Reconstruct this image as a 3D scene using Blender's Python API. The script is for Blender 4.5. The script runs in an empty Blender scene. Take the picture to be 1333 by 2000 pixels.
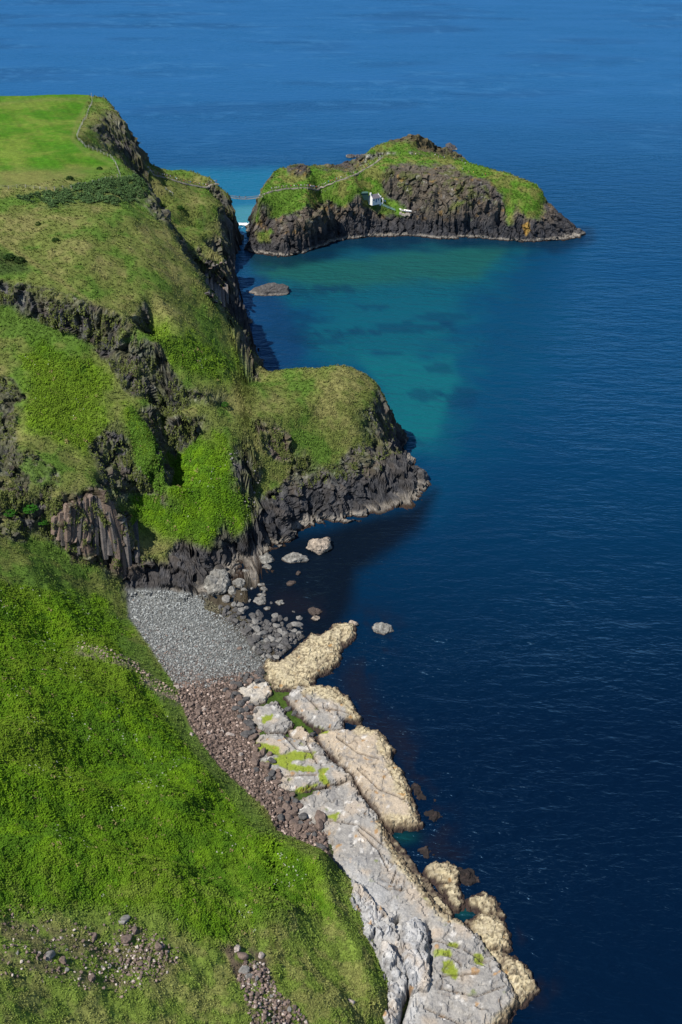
import bpy, math, random
import numpy as np
from mathutils.geometry import delaunay_2d_cdt
from mathutils import Vector

# ------------------------------------------------------------------ camera, world, sun
SC = bpy.context.scene
COL = SC.collection
CAM_H = 185.0
PITCH = math.radians(32.0)
F = 2000.0
cam = bpy.data.cameras.new('camera')
cam.sensor_fit = 'VERTICAL'; cam.sensor_height = 36.0; cam.sensor_width = 24.0; cam.lens = 36.0
cam.clip_start = 1.0; cam.clip_end = 60000.0
camo = bpy.data.objects.new('camera', cam); COL.objects.link(camo)
camo.location = (0, 0, CAM_H); camo.rotation_euler = (math.pi/2 - PITCH, 0, 0)
SC.camera = camo

SUN_EL = math.radians(56.0)
SUN_AZ = math.radians(-121.0)      # clockwise from +Y: from the left and a little behind the camera
sdir = Vector((math.cos(SUN_EL)*math.sin(SUN_AZ), math.cos(SUN_EL)*math.cos(SUN_AZ), math.sin(SUN_EL)))
world = bpy.data.worlds.new('World'); SC.world = world; world.use_nodes = True
wn = world.node_tree.nodes; wl = world.node_tree.links
sky = wn.new('ShaderNodeTexSky'); sky.sky_type = 'NISHITA'; sky.sun_disc = False
sky.sun_elevation = SUN_EL; sky.sun_rotation = SUN_AZ
sky.altitude = 50; sky.air_density = .8; sky.dust_density = 0.0; sky.ozone_density = 1.6
bg = wn['Background']; bg.inputs['Strength'].default_value = 0.075
wl.new(sky.outputs[0], bg.inputs['Color'])
sl = bpy.data.lights.new('sun', 'SUN'); sl.energy = 4.2; sl.angle = math.radians(0.5); sl.color = (1.0, 0.95, 0.87)
so = bpy.data.objects.new('sun', sl); COL.objects.link(so)
so.rotation_euler = sdir.to_track_quat('Z', 'Y').to_euler(); so.location = (-300, -100, 400)
SC.view_settings.view_transform = 'Standard'; SC.view_settings.look = 'None'
SC.view_settings.exposure = 0.58; SC.view_settings.gamma = 1.0
SC.view_settings.use_curve_mapping = False

rng = np.random.default_rng(7)
random.seed(7)

# ------------------------------------------------------------------ projection helpers (photo pixels <-> metres)
CP, SP = math.cos(PITCH), math.sin(PITCH)
def at(px, py, z=0.0):
    """world point at height z seen at photo pixel px, py"""
    a = (np.asarray(px, float)-666.5)/F; b = -(np.asarray(py, float)-1000)/F
    dy = b*SP + CP; dz = b*CP - SP
    t = (np.asarray(z, float)-CAM_H)/dz
    return a*t, dy*t, np.asarray(z, float)+0*t
def proj(X, Y, Z):
    Zc = Z-CAM_H
    dep = Y*CP - Zc*SP
    up = Y*SP + Zc*CP
    dep = np.where(dep < 1, 1, dep)
    return 666.5+F*X/dep, 1000-F*up/dep

# ------------------------------------------------------------------ noise in numpy
_perm = rng.permutation(256).astype(np.int64); _perm = np.concatenate([_perm, _perm, _perm])
_grad = rng.normal(size=(256, 3)); _grad /= np.linalg.norm(_grad, axis=1)[:, None]
def pnoise(x, y, z):
    xi = np.floor(x).astype(np.int64); yi = np.floor(y).astype(np.int64); zi = np.floor(z).astype(np.int64)
    xf = x-xi; yf = y-yi; zf = z-zi
    u = xf*xf*xf*(xf*(xf*6-15)+10); v = yf*yf*yf*(yf*(yf*6-15)+10); w = zf*zf*zf*(zf*(zf*6-15)+10)
    def g(a, b, c):
        h = _perm[_perm[_perm[(xi+a) & 255]+((yi+b) & 255)]+((zi+c) & 255)]
        gr = _grad[h]
        return gr[..., 0]*(xf-a)+gr[..., 1]*(yf-b)+gr[..., 2]*(zf-c)
    def lerp(a, b, t): return a+t*(b-a)
    r = lerp(lerp(lerp(g(0,0,0), g(1,0,0), u), lerp(g(0,1,0), g(1,1,0), u), v),
             lerp(lerp(g(0,0,1), g(1,0,1), u), lerp(g(0,1,1), g(1,1,1), u), v), w)
    return r*1.6
def fbm(x, y, z, s, oct=4, gain=.5):
    a = 1.0; r = 0; t = 0
    for i in range(oct):
        k = 2.0**i/s
        r = r+a*pnoise(x*k+13.7*i, y*k+7.1*i, z*k+3.3*i); t += a; a *= gain
    return r/t
_rp = rng.random((256, 4))
def worley(x, y, z):
    xi = np.floor(x).astype(np.int64); yi = np.floor(y).astype(np.int64); zi = np.floor(z).astype(np.int64)
    f1 = np.full(x.shape, 9.0); f2 = np.full(x.shape, 9.0); cid = np.zeros(x.shape); til = np.zeros(x.shape)
    for a in (-1, 0, 1):
        for b in (-1, 0, 1):
            for c in (-1, 0, 1):
                h = _perm[_perm[_perm[(xi+a) & 255]+((yi+b) & 255)]+((zi+c) & 255)]
                p = _rp[h]
                d = np.sqrt((xi+a+p[..., 0]-x)**2+(yi+b+p[..., 1]-y)**2+(zi+c+p[..., 2]-z)**2)
                m = d < f1
                f2 = np.where(m, f1, np.minimum(f2, d)); cid = np.where(m, p[..., 3], cid); til = np.where(m, (p[..., 0]-.5)*(x-xi-a-p[..., 0])+(p[..., 1]-.5)*(y-yi-b-p[..., 1])+(p[..., 2]-.35)*(z-zi-c-p[..., 2]), til); f1 = np.where(m, d, f1)
    global TILT
    TILT = til
    return f1, f2, cid
def sstep(a, b, x):
    t = np.clip((x-a)/(b-a), 0, 1); return t*t*(3-2*t)
def psdf(x, y, poly):
    """signed distance to a polygon, positive inside"""
    P = np.array(poly, float); Q = np.roll(P, -1, axis=0)
    best = np.full(np.shape(x), 1e18); ins = np.zeros(np.shape(x), bool)
    for (ax, ay), (bx, by) in zip(P, Q):
        ex, ey = bx-ax, by-ay
        t = np.clip(((x-ax)*ex+(y-ay)*ey)/(ex*ex+ey*ey+1e-12), 0, 1)
        best = np.minimum(best, (x-ax-t*ex)**2+(y-ay-t*ey)**2)
        c = (ay > y) != (by > y)
        ins ^= c & (x < (bx-ax)*(y-ay)/((by-ay) if by != ay else 1e-9)+ax)
    d = np.sqrt(best)
    return np.where(ins, d, -d)
def ldist(x, y, line):
    P = np.array(line, float); best = np.full(np.shape(x), 1e18)
    for (ax, ay), (bx, by) in zip(P[:-1], P[1:]):
        ex, ey = bx-ax, by-ay
        t = np.clip(((x-ax)*ex+(y-ay)*ey)/(ex*ex+ey*ey+1e-12), 0, 1)
        best = np.minimum(best, (x-ax-t*ex)**2+(y-ay-t*ey)**2)
    return np.sqrt(best)
def mixc(c, col, m):
    return c*(1-m[..., None])+np.asarray(col)*m[..., None]

# ------------------------------------------------------------------ object helpers
def tag(o, label=None, cat=None, group=None, kind=None):
    if label: o['label'] = label
    if cat: o['category'] = cat
    if group: o['group'] = group
    if kind: o['kind'] = kind
    return o
def link(o, parent=None):
    COL.objects.link(o)
    if parent is not None: o.parent = parent
    return o
def empty(name, loc=(0, 0, 0), rz=0):
    o = bpy.data.objects.new(name, None); COL.objects.link(o); o.location = loc; o.rotation_euler = (0, 0, rz)
    o.empty_display_size = .5
    return o
def np_mesh(name, V, Fc, col=None, smooth=True, attrs=None):
    sm = smooth if isinstance(smooth, np.ndarray) else None
    """V (n,3), Fc (m,3) or (m,4) -> mesh with an optional colour per vertex"""
    me = bpy.data.meshes.new(name)
    V = np.ascontiguousarray(V, np.float32); Fc = np.ascontiguousarray(Fc, np.int32)
    k = Fc.shape[1]
    me.vertices.add(len(V)); me.vertices.foreach_set('co', V.ravel())
    me.loops.add(Fc.size); me.loops.foreach_set('vertex_index', Fc.ravel())
    me.polygons.add(len(Fc)); me.polygons.foreach_set('loop_start', np.arange(0, Fc.size, k, dtype=np.int32))
    me.polygons.foreach_set('use_smooth', sm if sm is not None else np.full(len(Fc), smooth))
    me.update(calc_edges=True)
    if col is not None:
        a = me.attributes.new('Col', 'FLOAT_COLOR', 'POINT')
        c = np.ones((len(V), 4), np.float32); c[:, :3] = np.clip(col, 0.0005, 1)
        a.data.foreach_set('color', c.ravel())
    for k2, v in (attrs or {}).items():
        a = me.attributes.new(k2, 'FLOAT', 'POINT'); a.data.foreach_set('value', np.ascontiguousarray(v, np.float32))
    return me
def grid_faces(nr, nc):
    i = np.arange(nr*nc).reshape(nr, nc)
    return np.stack([i[:-1, :-1].ravel(), i[:-1, 1:].ravel(), i[1:, 1:].ravel(), i[1:, :-1].ravel()], 1)
class MB:
    """small mesh builder"""
    def __init__(s): s.v = []; s.f = []
    def box(s, cx, cy, cz, sx, sy, sz, rz=0):
        n = len(s.v); c, q = math.cos(rz), math.sin(rz)
        for k in (-1, 1):
            for j, i in ((-1, -1), (-1, 1), (1, 1), (1, -1)):
                x, y = i*sx/2, j*sy/2
                s.v.append((cx+x*c-y*q, cy+x*q+y*c, cz+k*sz/2))
        for f in ((3, 2, 1, 0), (4, 5, 6, 7), (0, 1, 5, 4), (1, 2, 6, 5), (2, 3, 7, 6), (3, 0, 4, 7)):
            s.f.append(tuple(n+a for a in f))
        return s
    def tube(s, pts, r, n=4):
        pts = [Vector(p) for p in pts]; rings = []
        for i, p in enumerate(pts):
            d = (pts[min(i+1, len(pts)-1)]-pts[max(i-1, 0)]).normalized()
            a = d.cross(Vector((0, 0, 1)));  a = a.normalized() if a.length > 1e-3 else Vector((1, 0, 0))
            b = d.cross(a).normalized(); rr = r[i] if isinstance(r, (list, tuple)) else r
            rings.append(len(s.v))
            for k in range(n):
                t = 2*math.pi*(k+.5)/n
                s.v.append(tuple(p+a*math.cos(t)*rr+b*math.sin(t)*rr))
        for u, w in zip(rings[:-1], rings[1:]):
            for k in range(n): s.f.append((u+k, u+(k+1) % n, w+(k+1) % n, w+k))
        s.f.append(tuple(rings[0]+k for k in range(n))); s.f.append(tuple(rings[-1]+k for k in reversed(range(n))))
        return s
    def poly(s, pts, faces):
        n = len(s.v); s.v += [tuple(p) for p in pts]; s.f += [tuple(n+a for a in f) for f in faces]; return s
    def mesh(s, name, mat):
        me = bpy.data.meshes.new(name); me.from_pydata(s.v, [], s.f); me.materials.append(mat); me.update(); return me
    def build(s, name, mat, parent=None):
        return link(bpy.data.objects.new(name, s.mesh(name, mat)), parent)

# ------------------------------------------------------------------ materials
def new_mat(name):
    m = bpy.data.materials.new(name); m.use_nodes = True
    return m, m.node_tree.nodes, m.node_tree.links, m.node_tree.nodes['Principled BSDF']
def mat_plain(name, col, rough=.8, var=.15, scale=3.0):
    m, n, l, b = new_mat(name)
    tc = n.new('ShaderNodeTexCoord'); no = n.new('ShaderNodeTexNoise'); no.inputs['Scale'].default_value = scale
    no.inputs['Detail'].default_value = 4
    l.new(tc.outputs['Object'], no.inputs['Vector'])
    mr = n.new('ShaderNodeMapRange'); mr.inputs[1].default_value = .3; mr.inputs[2].default_value = .7
    mr.inputs[3].default_value = 1-var; mr.inputs[4].default_value = 1+var
    l.new(no.outputs['Fac'], mr.inputs[0])
    mx = n.new('ShaderNodeVectorMath'); mx.operation = 'SCALE'; mx.inputs[0].default_value = col[:3]
    l.new(mr.outputs[0], mx.inputs['Scale']); l.new(mx.outputs[0], b.inputs['Base Color'])
    b.inputs['Roughness'].default_value = rough
    return m
def mat_vcol(name, rough=.9, layers=((1.2, .5), (.3, .35)), bump=(.25, .35), spec=.2, two=False):
    """albedo from the mesh colour, broken up by noise at given sizes (metres), with fine relief"""
    m, n, l, b = new_mat(name)
    at_ = n.new('ShaderNodeAttribute'); at_.attribute_name = 'Col'
    geo = n.new('ShaderNodeNewGeometry')
    cur = at_.outputs['Color']
    for size, amp in layers:
        no = n.new('ShaderNodeTexNoise'); no.inputs['Scale'].default_value = 1.0/size; no.inputs['Detail'].default_value = 5
        no.inputs['Roughness'].default_value = .65
        l.new(geo.outputs['Position'], no.inputs['Vector'])
        mr = n.new('ShaderNodeMapRange'); mr.inputs[1].default_value = .3; mr.inputs[2].default_value = .7
        mr.inputs[3].default_value = 1-amp; mr.inputs[4].default_value = 1+amp; mr.clamp = True
        l.new(no.outputs['Fac'], mr.inputs[0])
        mx = n.new('ShaderNodeVectorMath'); mx.operation = 'SCALE'
        l.new(cur, mx.inputs[0]); l.new(mr.outputs[0], mx.inputs['Scale']); cur = mx.outputs[0]
    l.new(cur, b.inputs['Base Color'])
    no = n.new('ShaderNodeTexNoise'); no.inputs['Scale'].default_value = 1.0/bump[0]; no.inputs['Detail'].default_value = 6
    l.new(geo.outputs['Position'], no.inputs['Vector'])
    bp = n.new('ShaderNodeBump'); bp.inputs['Distance'].default_value = bump[1]; bp.inputs['Strength'].default_value = .8
    l.new(no.outputs['Fac'], bp.inputs['Height']); l.new(bp.outputs[0], b.inputs['Normal'])
    b.inputs['Roughness'].default_value = rough; b.inputs['Specular IOR Level'].default_value = spec
    return m
M_land = mat_vcol('cliff_and_turf', .92, ((2.5, .25), (.6, .3)), (.6, .3), .08)
M_rock = mat_vcol('weathered_rock', .8, ((1.6, .3), (.35, .35)), (.35, .25), .3)
M_slab = mat_vcol('chalk_rock', .8, ((1.8, .12), (.4, .2)), (.4, .16), .3)
M_stone = mat_vcol('loose_stone', .8, ((.7, .3),), (.3, .1), .3)
M_leaf = mat_vcol('foliage', .85, ((.9, .25),), (.4, .05), .08)
M_post = mat_plain('grey_wood', (.48, .45, .39)); M_wire = mat_plain('wire', (.28, .28, .27), .5)
M_rope = mat_plain('rope', (.30, .29, .26)); M_plank = mat_plain('bridge_board', (.26, .22, .17))
M_white = mat_plain('limewash', (.82, .81, .78), .85, .05); M_slate = mat_plain('slate_roof', (.13, .12, .14), .6)
M_hut = mat_plain('dark_green_paint', (.02, .06, .05), .6); M_hutroof = mat_plain('green_felt', (.04, .10, .085), .7)
M_glass = mat_plain('dark_window', (.02, .03, .05), .2, .05)
M_doorpaint = mat_plain('blue_door_paint', (.06, .16, .30), .5, .1)  # one even blue for the cottage door
M_rail = mat_plain('teal_rail_paint', (.25, .42, .40), .5, .08)
M_path = mat_vcol('gravel', .95, ((.8, .3),), (.3, .05), .2)

# ------------------------------------------------------------------ terrain from surveyed lines
class Field:
    def __init__(s, lines, bounds, cell, blur):
        x0, y0, x1, y1 = bounds; s.x0, s.y0, s.cell = x0, y0, cell
        pts = []; zs = []; edges = []
        for ln, joined in lines:
            prev = None
            for p in ln:
                if len(p) == 4: X, Y, Z = p[0], p[1], p[2]
                else:
                    X, Y, Z = at(*p)
                i = None
                for k, q in enumerate(pts):
                    if abs(q[0]-X) < .3 and abs(q[1]-Y) < .3: i = k
                if i is None:
                    pts.append((float(X), float(Y))); zs.append(float(Z)); i = len(pts)-1
                if joined and prev is not None and prev != i: edges.append((prev, i))
                prev = i
        v, e, f, ov, oe, of = delaunay_2d_cdt([Vector(p) for p in pts], edges, [], 0, 1e-4)
        z = []
        A = np.array(pts); Zs = np.array(zs)
        for k, q in enumerate(v):
            if ov[k]: z.append(zs[ov[k][0]])
            else:
                best = []
                for a, b in edges:
                    ax, ay = pts[a]; bx, by = pts[b]; l2 = (bx-ax)**2+(by-ay)**2
                    t = max(0, min(1, ((q[0]-ax)*(bx-ax)+(q[1]-ay)*(by-ay))/l2))
                    if math.hypot(q[0]-ax-t*(bx-ax), q[1]-ay-t*(by-ay)) < .02: best.append(zs[a]*(1-t)+zs[b]*t)
                if best: z.append(sum(best)/len(best))
                else:
                    d = np.hypot(A[:, 0]-q[0], A[:, 1]-q[1]); z.append(float(Zs[np.argmin(d)]))
        s.nx = int((x1-x0)/cell)+1; s.ny = int((y1-y0)/cell)+1
        H = np.full((s.ny, s.nx), -12.0)
        for t in f:
            a, b, c = t[:3]
            ax, ay = v[a]; bx, by = v[b]; cx, cy = v[c]
            det = (by-cy)*(ax-cx)+(cx-bx)*(ay-cy)
            if abs(det) < 1e-9: continue
            i0 = max(0, int(math.floor((min(ax, bx, cx)-x0)/cell))); i1 = min(s.nx-1, int(math.ceil((max(ax, bx, cx)-x0)/cell)))
            j0 = max(0, int(math.floor((min(ay, by, cy)-y0)/cell))); j1 = min(s.ny-1, int(math.ceil((max(ay, by, cy)-y0)/cell)))
            if i1 < i0 or j1 < j0: continue
            gx, gy = np.meshgrid(x0+cell*np.arange(i0, i1+1), y0+cell*np.arange(j0, j1+1))
            u = ((by-cy)*(gx-cx)+(cx-bx)*(gy-cy))/det; w = ((cy-ay)*(gx-cx)+(ax-cx)*(gy-cy))/det; q = 1-u-w
            m = (u >= -1e-6) & (w >= -1e-6) & (q >= -1e-6)
            sub = H[j0:j1+1, i0:i1+1]; val = u*z[a]+w*z[b]+q*z[c]
            sub[m] = val[m]
        s.H = s.blur(H, blur/cell)
    def blur(s, H, sg):
        r = int(math.ceil(sg*3)); k = np.exp(-.5*(np.arange(-r, r+1)/sg)**2); k /= k.sum()
        for ax in (0, 1):
            P = np.pad(H, [(r, r) if a == ax else (0, 0) for a in (0, 1)], mode='edge'); o = 0
            for i, w in enumerate(k):
                o = o+w*np.take(P, range(i, i+H.shape[ax]), axis=ax)
            H = o
        return H
    def __call__(s, X, Y):
        fx = np.clip((X-s.x0)/s.cell, 0, s.nx-1.001); fy = np.clip((Y-s.y0)/s.cell, 0, s.ny-1.001)
        i = fx.astype(int); j = fy.astype(int); u = fx-i; v = fy-j; H = s.H
        return (H[j, i]*(1-u)+H[j, i+1]*u)*(1-v)+(H[j+1, i]*(1-u)+H[j+1, i+1]*u)*v

W = 'w'   # a fourth item marks a point already in metres
main_lines = [
 # shore line, near to far
 ([(60,-60,0,W),(48,20,0,W),(44,70,0,W),(930,2060,0),(900,1980,0),(830,1850,0),(750,1700,0),(690,1560,0),(625,1440,0),(565,1335,0),(545,1285,0),(520,1240,0),(470,1200,0),
   (425,1178,0),(405,1166,0),(428,1130,0),(455,1100,0),(500,1087,0),(545,1062,0),(600,1023,0),(650,1019,0),(720,1004,0),(770,992,0),(804,985,0),
   (815,966,0),(834,950,0),(832,928,0),(803,906,0),(778,880,0),(24,353,0,W),(15,363,0,W),(0,367,0,W),(-12,366,0,W),(-22,372,0,W),(-27,385,0,W),
   (-33,410,0,W),(-41,440,0,W),(481,632,0),(471,607,0),(458,577,0),(455,540,0),(452,505,0),(461,482,0),(467,462,0),(462,446,0),
   (-64,640,0,W),(-80,650,0,W),(-100,648,0,W),(-130,645,0,W),(-150,655,0,W),(-175,672,0,W),(-210,690,0,W),(-420,720,0,W)], True),
 # sea bed beyond it
 ([(100,-60,-12,W),(90,60,-12,W),(70,110,-12,W),(50,170,-10,W),(30,210,-8,W),(10,245,-7,W),(5,275,-7,W),(38,285,-10,W),(45,325,-10,W),(38,358,-10,W),
   (10,382,-10,W),(-10,390,-10,W),(-20,420,-10,W),(-30,460,-10,W),(-38,500,-10,W),(-46,540,-10,W),(-50,580,-10,W),(-50,620,-10,W),(-55,655,-10,W),
   (-100,670,-10,W),(-150,685,-12,W),(-220,715,-12,W),(-420,730,-12,W)], True),
 # field rim
 ([(-420,640,82,W),(-500,215,80),(0,189,80),(100,184,80.5),(178,184,80),(205,188,78),(228,213,76),(250,250,70),(262,280,64),(272,305,57),(277,322,49)], True),
 ([(-230,660,40,W),(-160,640,45,W),(-128,622,45,W),(-107,600,42,W)], False),
 ([(195,230,78),(205,262,74),(222,285,70),(238,312,76)], False),
 ([(150,270,80.5),(170,285,80.5),(235,312,79),(252,345,79)], True),
 # crest of the big slope down to the near promontory
 ([(252,345,79),(283,352,76),(302,385,72),(330,440,67),(365,500,60),(400,560,54),(440,612,42),(468,640,33),(484,668,30),(495,705,30),(503,742,27)], True),
 # steep back of that crest
 ([(-73,452,38,W),(-60,425,32,W),(-46,392,28,W),(-38,385,18,W)], False),
 # far promontory
 ([(284,326,42),(320,327,41),(380,333,39),(405,345,38),(424,356,34),(440,368,31),(452,381,28),(456,400,24)], True),
 ([(290,345,36),(345,358,34),(400,363,33),(428,364,32)], False),
 ([(300,400,35),(350,400,34),(400,400,33),(428,398,32),(444,405,27)], False),
 ([(310,430,35),(345,455,34),(390,460,31),(425,450,30),(443,455,27)], False),
 ([(380,495,30),(405,505,28),(425,505,26),(441,500,24),(445,540,18)], True),
 ([(-66,455,24,W),(-58,478,8,W)], False),
 ([(395,540,20),(425,545,14),(455,588,3),(465,612,3)], False),
 # near promontory
 ([(503,742,27),(512,722,28),(530,724,28),(565,716,32),(600,716,33),(650,711,34),(690,714,33),(720,728,30),(740,755,26),(752,800,19),(760,850,11),(772,872,5)], True),
 ([(560,760,30),(620,780,29),(680,780,29),(720,790,26)], False),
 ([(500,965,11),(520,930,15),(550,880,20),(590,880,19),(640,905,14.5),(700,868,17),(735,876,12.5),(790,905,7),(812,920,4)], True),
 ([(600,940,10),(560,960,10),(600,985,5),(660,960,8),(740,940,7),(510,1030,6),(560,1010,7)], False),
 # big slope
 ([(0,365,80),(60,366,80),(120,360,80),(200,352,79.5),(252,345,79)], False),
 ([(0,430,78),(100,460,75),(200,430,76.5),(250,420,75.5)], False),
 ([(0,500,74),(100,530,71),(160,500,73),(300,470,69)], False),
 ([(200,560,66.5),(300,560,63.5),(260,610,61),(350,650,54),(420,650,44)], False),
 ([(300,650,58),(400,720,44),(330,700,50),(450,760,36)], False),
 # scarp
 ([(-150,540,73),(0,548,70.5),(60,568,68.5),(130,588,66),(200,602,64),(255,632,60.5),(272,665,56),(276,700,51.5)], True),
 ([(-150,610,66),(0,612,62),(60,625,59.5),(110,648,56),(160,672,53),(195,700,49),(235,760,43),(272,772,41)], True),
 ([(288,690,46.5),(289,740,43.5),(300,780,41),(330,790,39.5),(400,790,38)], False),
 ([(0,700,53.5),(60,700,53),(130,740,48.5),(190,780,43)], False),
 ([(0,830,43),(60,810,45),(120,830,41.5),(180,850,38.5)], False),
 # ivy buttress and its hollow
 ([(255,795,41),(290,825,38.5),(308,862,34.5),(319,900,30),(320,940,24.5)], True),
 ([(200,900,33),(225,920,30),(240,962,21),(270,966,20),(305,968,19)], True),
 ([(326,850,26.5),(330,900,21),(331,940,17.5),(333,978,14.5)], True),
 ([(275,860,34),(285,900,30)], False),
 ([(400,850,29.5),(450,850,30),(480,820,31),(520,820,29.5),(400,950,21),(460,920,22),(340,1030,12.5),(420,1030,12),(465,1000,13),(480,1040,9)], False),
 # column cliff
 ([(-150,960,44),(0,955,38),(60,958,36),(100,975,34),(150,972,32.5),(195,958,31.5),(222,985,27.5),(240,1030,20),(248,1080,13)], True),
 ([(-150,1005,40),(0,1012,30.5),(40,1045,26),(90,1050,23),(140,1092,16.5),(195,1096,13.5),(225,1108,10.5),(243,1148,4.5)], True),
 ([(60,900,39.5),(120,920,36.5),(180,920,34),(0,900,41)], False),
 ([(262,1040,14.5),(300,1050,11.5),(345,1078,8),(300,1100,8),(270,1110,7.5),(400,1075,7.5),(445,1062,6.5),(462,1060,6.5),(370,1120,5)], False),
 ([(262,1152,3),(300,1151,2.8),(340,1152,2.2),(400,1162,.8)], True),
 # foot of the fern slope
 ([(243,1148,4.5),(250,1205,4.5),(300,1275,4.5),(350,1350,5),(372,1420,5),(430,1500,5),(520,1580,5),(545,1632,5),(640,1672,4.2),(700,1722,4.0),(708,1790,4.2),(745,1880,4.8),(762,1950,5.2),(738,2030,6),(30,70,8,W),(30,10,10,W),(30,-60,10,W)], True),
 ([(648,1695,1.0),(718,1748,.8),(724,1812,.8),(765,1915,.8),(782,1985,.8),(765,2080,.8)], True),
 # beach
 ([(400,1250,1.8),(480,1300,1.4),(420,1400,2.6),(470,1400,1.6),(500,1500,1.6),(560,1600,2.2),(600,1630,2.2),(560,1480,.5),(600,1560,.6),(680,1650,.4),(720,1760,.3),(800,1900,.3),(560,1385,.25),(540,1345,.4),(300,1200,3.4)], False),
 # fern slope
 ([(0,1100,29.5),(60,1150,24),(120,1150,18.5),(190,1150,9.5),(200,1250,11),(100,1250,20.5),(0,1250,31)], False),
 ([(300,1350,9),(250,1350,14),(150,1380,24),(50,1400,33),(0,1500,39),(100,1500,31.5),(200,1500,23),(300,1500,15.5),(370,1500,9.5)], False),
 ([(450,1600,10),(350,1600,17),(200,1600,27.5),(0,1600,41),(550,1700,10),(450,1700,16),(300,1700,26),(150,1700,35),(0,1750,43.5)], False),
 ([(650,1760,7.2),(600,1800,11.5),(500,1800,17.5),(400,1800,23.5),(250,1800,32),(100,1850,39),(700,1900,7.6),(640,1900,12),(500,1900,20),(300,1950,30),(0,2000,45),(200,2050,36),(600,2000,17),(700,2000,9.5)], False),
 ([(-95,80,68,W),(-120,130,70,W),(-128,190,74,W),(-150,240,78,W),(-160,290,79,W),(-190,340,82,W),(-60,30,55,W),(-20,20,32,W),(10,40,18,W),(-30,-60,40,W),(-80,-60,70,W),(-200,-60,85,W),(-420,-60,88,W),(-420,200,90,W),(-420,400,86,W),(-300,300,86,W),(-250,150,86,W)], False),
]
FM = Field(main_lines, (-420, -60, 110, 735), .5, 1.3)
def bed(a, b, d):
    x_, y_, z_ = at(a, b, 0); return (float(x_), float(y_)-d, -10, W)
island_lines = [
 ([(482,486,0),(500,496,0),(540,501,0),(565,500,0),(600,491,0),(640,476,0),(665,469,0),(720,463,0),(800,461,0),(860,463,0),(900,463,0),(960,467,0),(1000,470,0),(1045,473,0),
   (1075,470,0),(1100,470,0),(1142,460,0),(1130,452,0),(125,640,0,W),(115,680,0,W),(108,710,0,W),(95,735,0,W),(60,745,0,W),(40,760,0,W),(10,715,0,W),(-5,680,0,W),(-30,668,0,W),(-52,652,0,W),(-58,625,0,W),(492,468,0),(486,478,0),(482,486,0)], True),
 ([bed(470,488,8),bed(500,502,8),bed(560,506,8),bed(600,498,8),bed(665,474,8),bed(720,468,8),bed(900,468,8),bed(1050,478,8),bed(1110,474,9),bed(1175,462,9),(175,635,-10,W),(150,720,-10,W),(100,750,-10,W),(40,775,-10,W),(0,720,-10,W),(-40,680,-10,W),(-64,660,-10,W),(-68,620,-10,W),(-68,598,-10,W),bed(470,488,8)], True),
 # cliff edge
 ([(512,382,29.5),(505,400,24),(502,425,17),(520,445,12),(560,450,13.5),(600,432,17),(640,418,12.4),(680,395,20.5),(702,402,18),(730,415,12.5),(770,412,13),(800,420,11)], True),
 ([(492,470,2),(498,480,4),(510,470,6.5),(530,485,3)], False),
 # west knoll and path
 ([(512,382,29.5),(516,362,31),(530,340,33),(545,327,34.5),(590,325,35),(612,338,33),(650,337,32),(690,343,31)], True),
 ([(540,372,29.5),(600,363,30),(650,354,30)], False),
 ([(600,395,25),(560,400,24),(640,385,26)], False),
 # the saddle, then the ridge
 ([(690,343,31),(706,335,31.5),(722,318,33),(748,306,35),(800,303,36),(850,307,35.5),(900,313,34.5),(950,326,33),(1000,341,31),(1045,356,28),(1060,370,24.5),(1068,392,18),(1085,408,13),(1112,432,7),(1130,450,2)], True),
 ([(740,330,33),(700,370,27.5),(740,372,25),(780,390,18),(735,396,16.5),(720,388,20),(760,402,14.5)], False),
 ([(780,340,32),(860,345,31),(940,365,28),(840,380,24),(900,400,19),(960,410,17),(1000,380,23),(1040,420,14),(1000,430,11.5),(860,420,13),(930,440,7),(860,445,6)], False),
 ([(800,445,5),(1050,450,6),(1090,450,4.5)], False),
 # rear headland
 ([(703,325,28.4),(715,300,34.4),(725,288,36.6),(760,283,37),(800,286,36),(812,300,33)], True),
 ([(775,270,38.5),(800,262,40.5),(825,261,40.3),(845,272,35.5),(865,287,28.6),(880,291,25),(905,305,20)], True),
 ([(830,287,32),(850,294,28)], False),
 ([(-5,664,29,W),(20,668,30,W),(45,668,30,W),(70,668,27,W)], False),
]
FI = Field(island_lines, (-75, 560, 175, 780), .4, .9)

def polar(FH, az, r0, r1, nr, noise_z, zlow=-6.0, zw=1.4, fine=2600):
    """tessellate a height field with rows spaced evenly along the slope"""
    az = np.asarray(az); nc = len(az)
    rf = np.exp(np.linspace(math.log(r0), math.log(r1), fine))
    R, A = np.meshgrid(rf, az)
    Z = FH(R*np.sin(A), R*np.cos(A))
    Z = np.maximum(Z, zlow)
    dr = np.diff(rf)[None, :]; dz = np.diff(Z, axis=1)
    dist = np.sqrt(rf[1:]**2+150.0**2)[None, :]
    up = (Z[:, 1:] > -2)
    dens = np.sqrt((dr*.45)**2+(dz*zw)**2)/dist*np.where(up, 1, .15)+dr/rf[None, 1:]*.02
    # smooth the density between neighbouring bearings so that rows do not jump
    k = 5; P = np.pad(dens, ((k, k), (0, 0)), mode='edge')
    cs = np.cumsum(P, axis=0); dens = (cs[2*k:]-np.concatenate([np.zeros((1, P.shape[1])), cs[:-2*k-1]]))/(2*k+1)
    c = np.concatenate([np.zeros((nc, 1)), np.cumsum(dens, axis=1)], 1); c /= c[:, -1:]
    t = np.linspace(0, 1, nr); RR = np.empty((nc, nr))
    for i in range(nc): RR[i] = np.interp(t, c[i], rf)
    A2 = az[:, None]+0*RR
    X = RR*np.sin(A2); Y = RR*np.cos(A2); Z = FH(X, Y)
    return X, Y, Z
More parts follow.
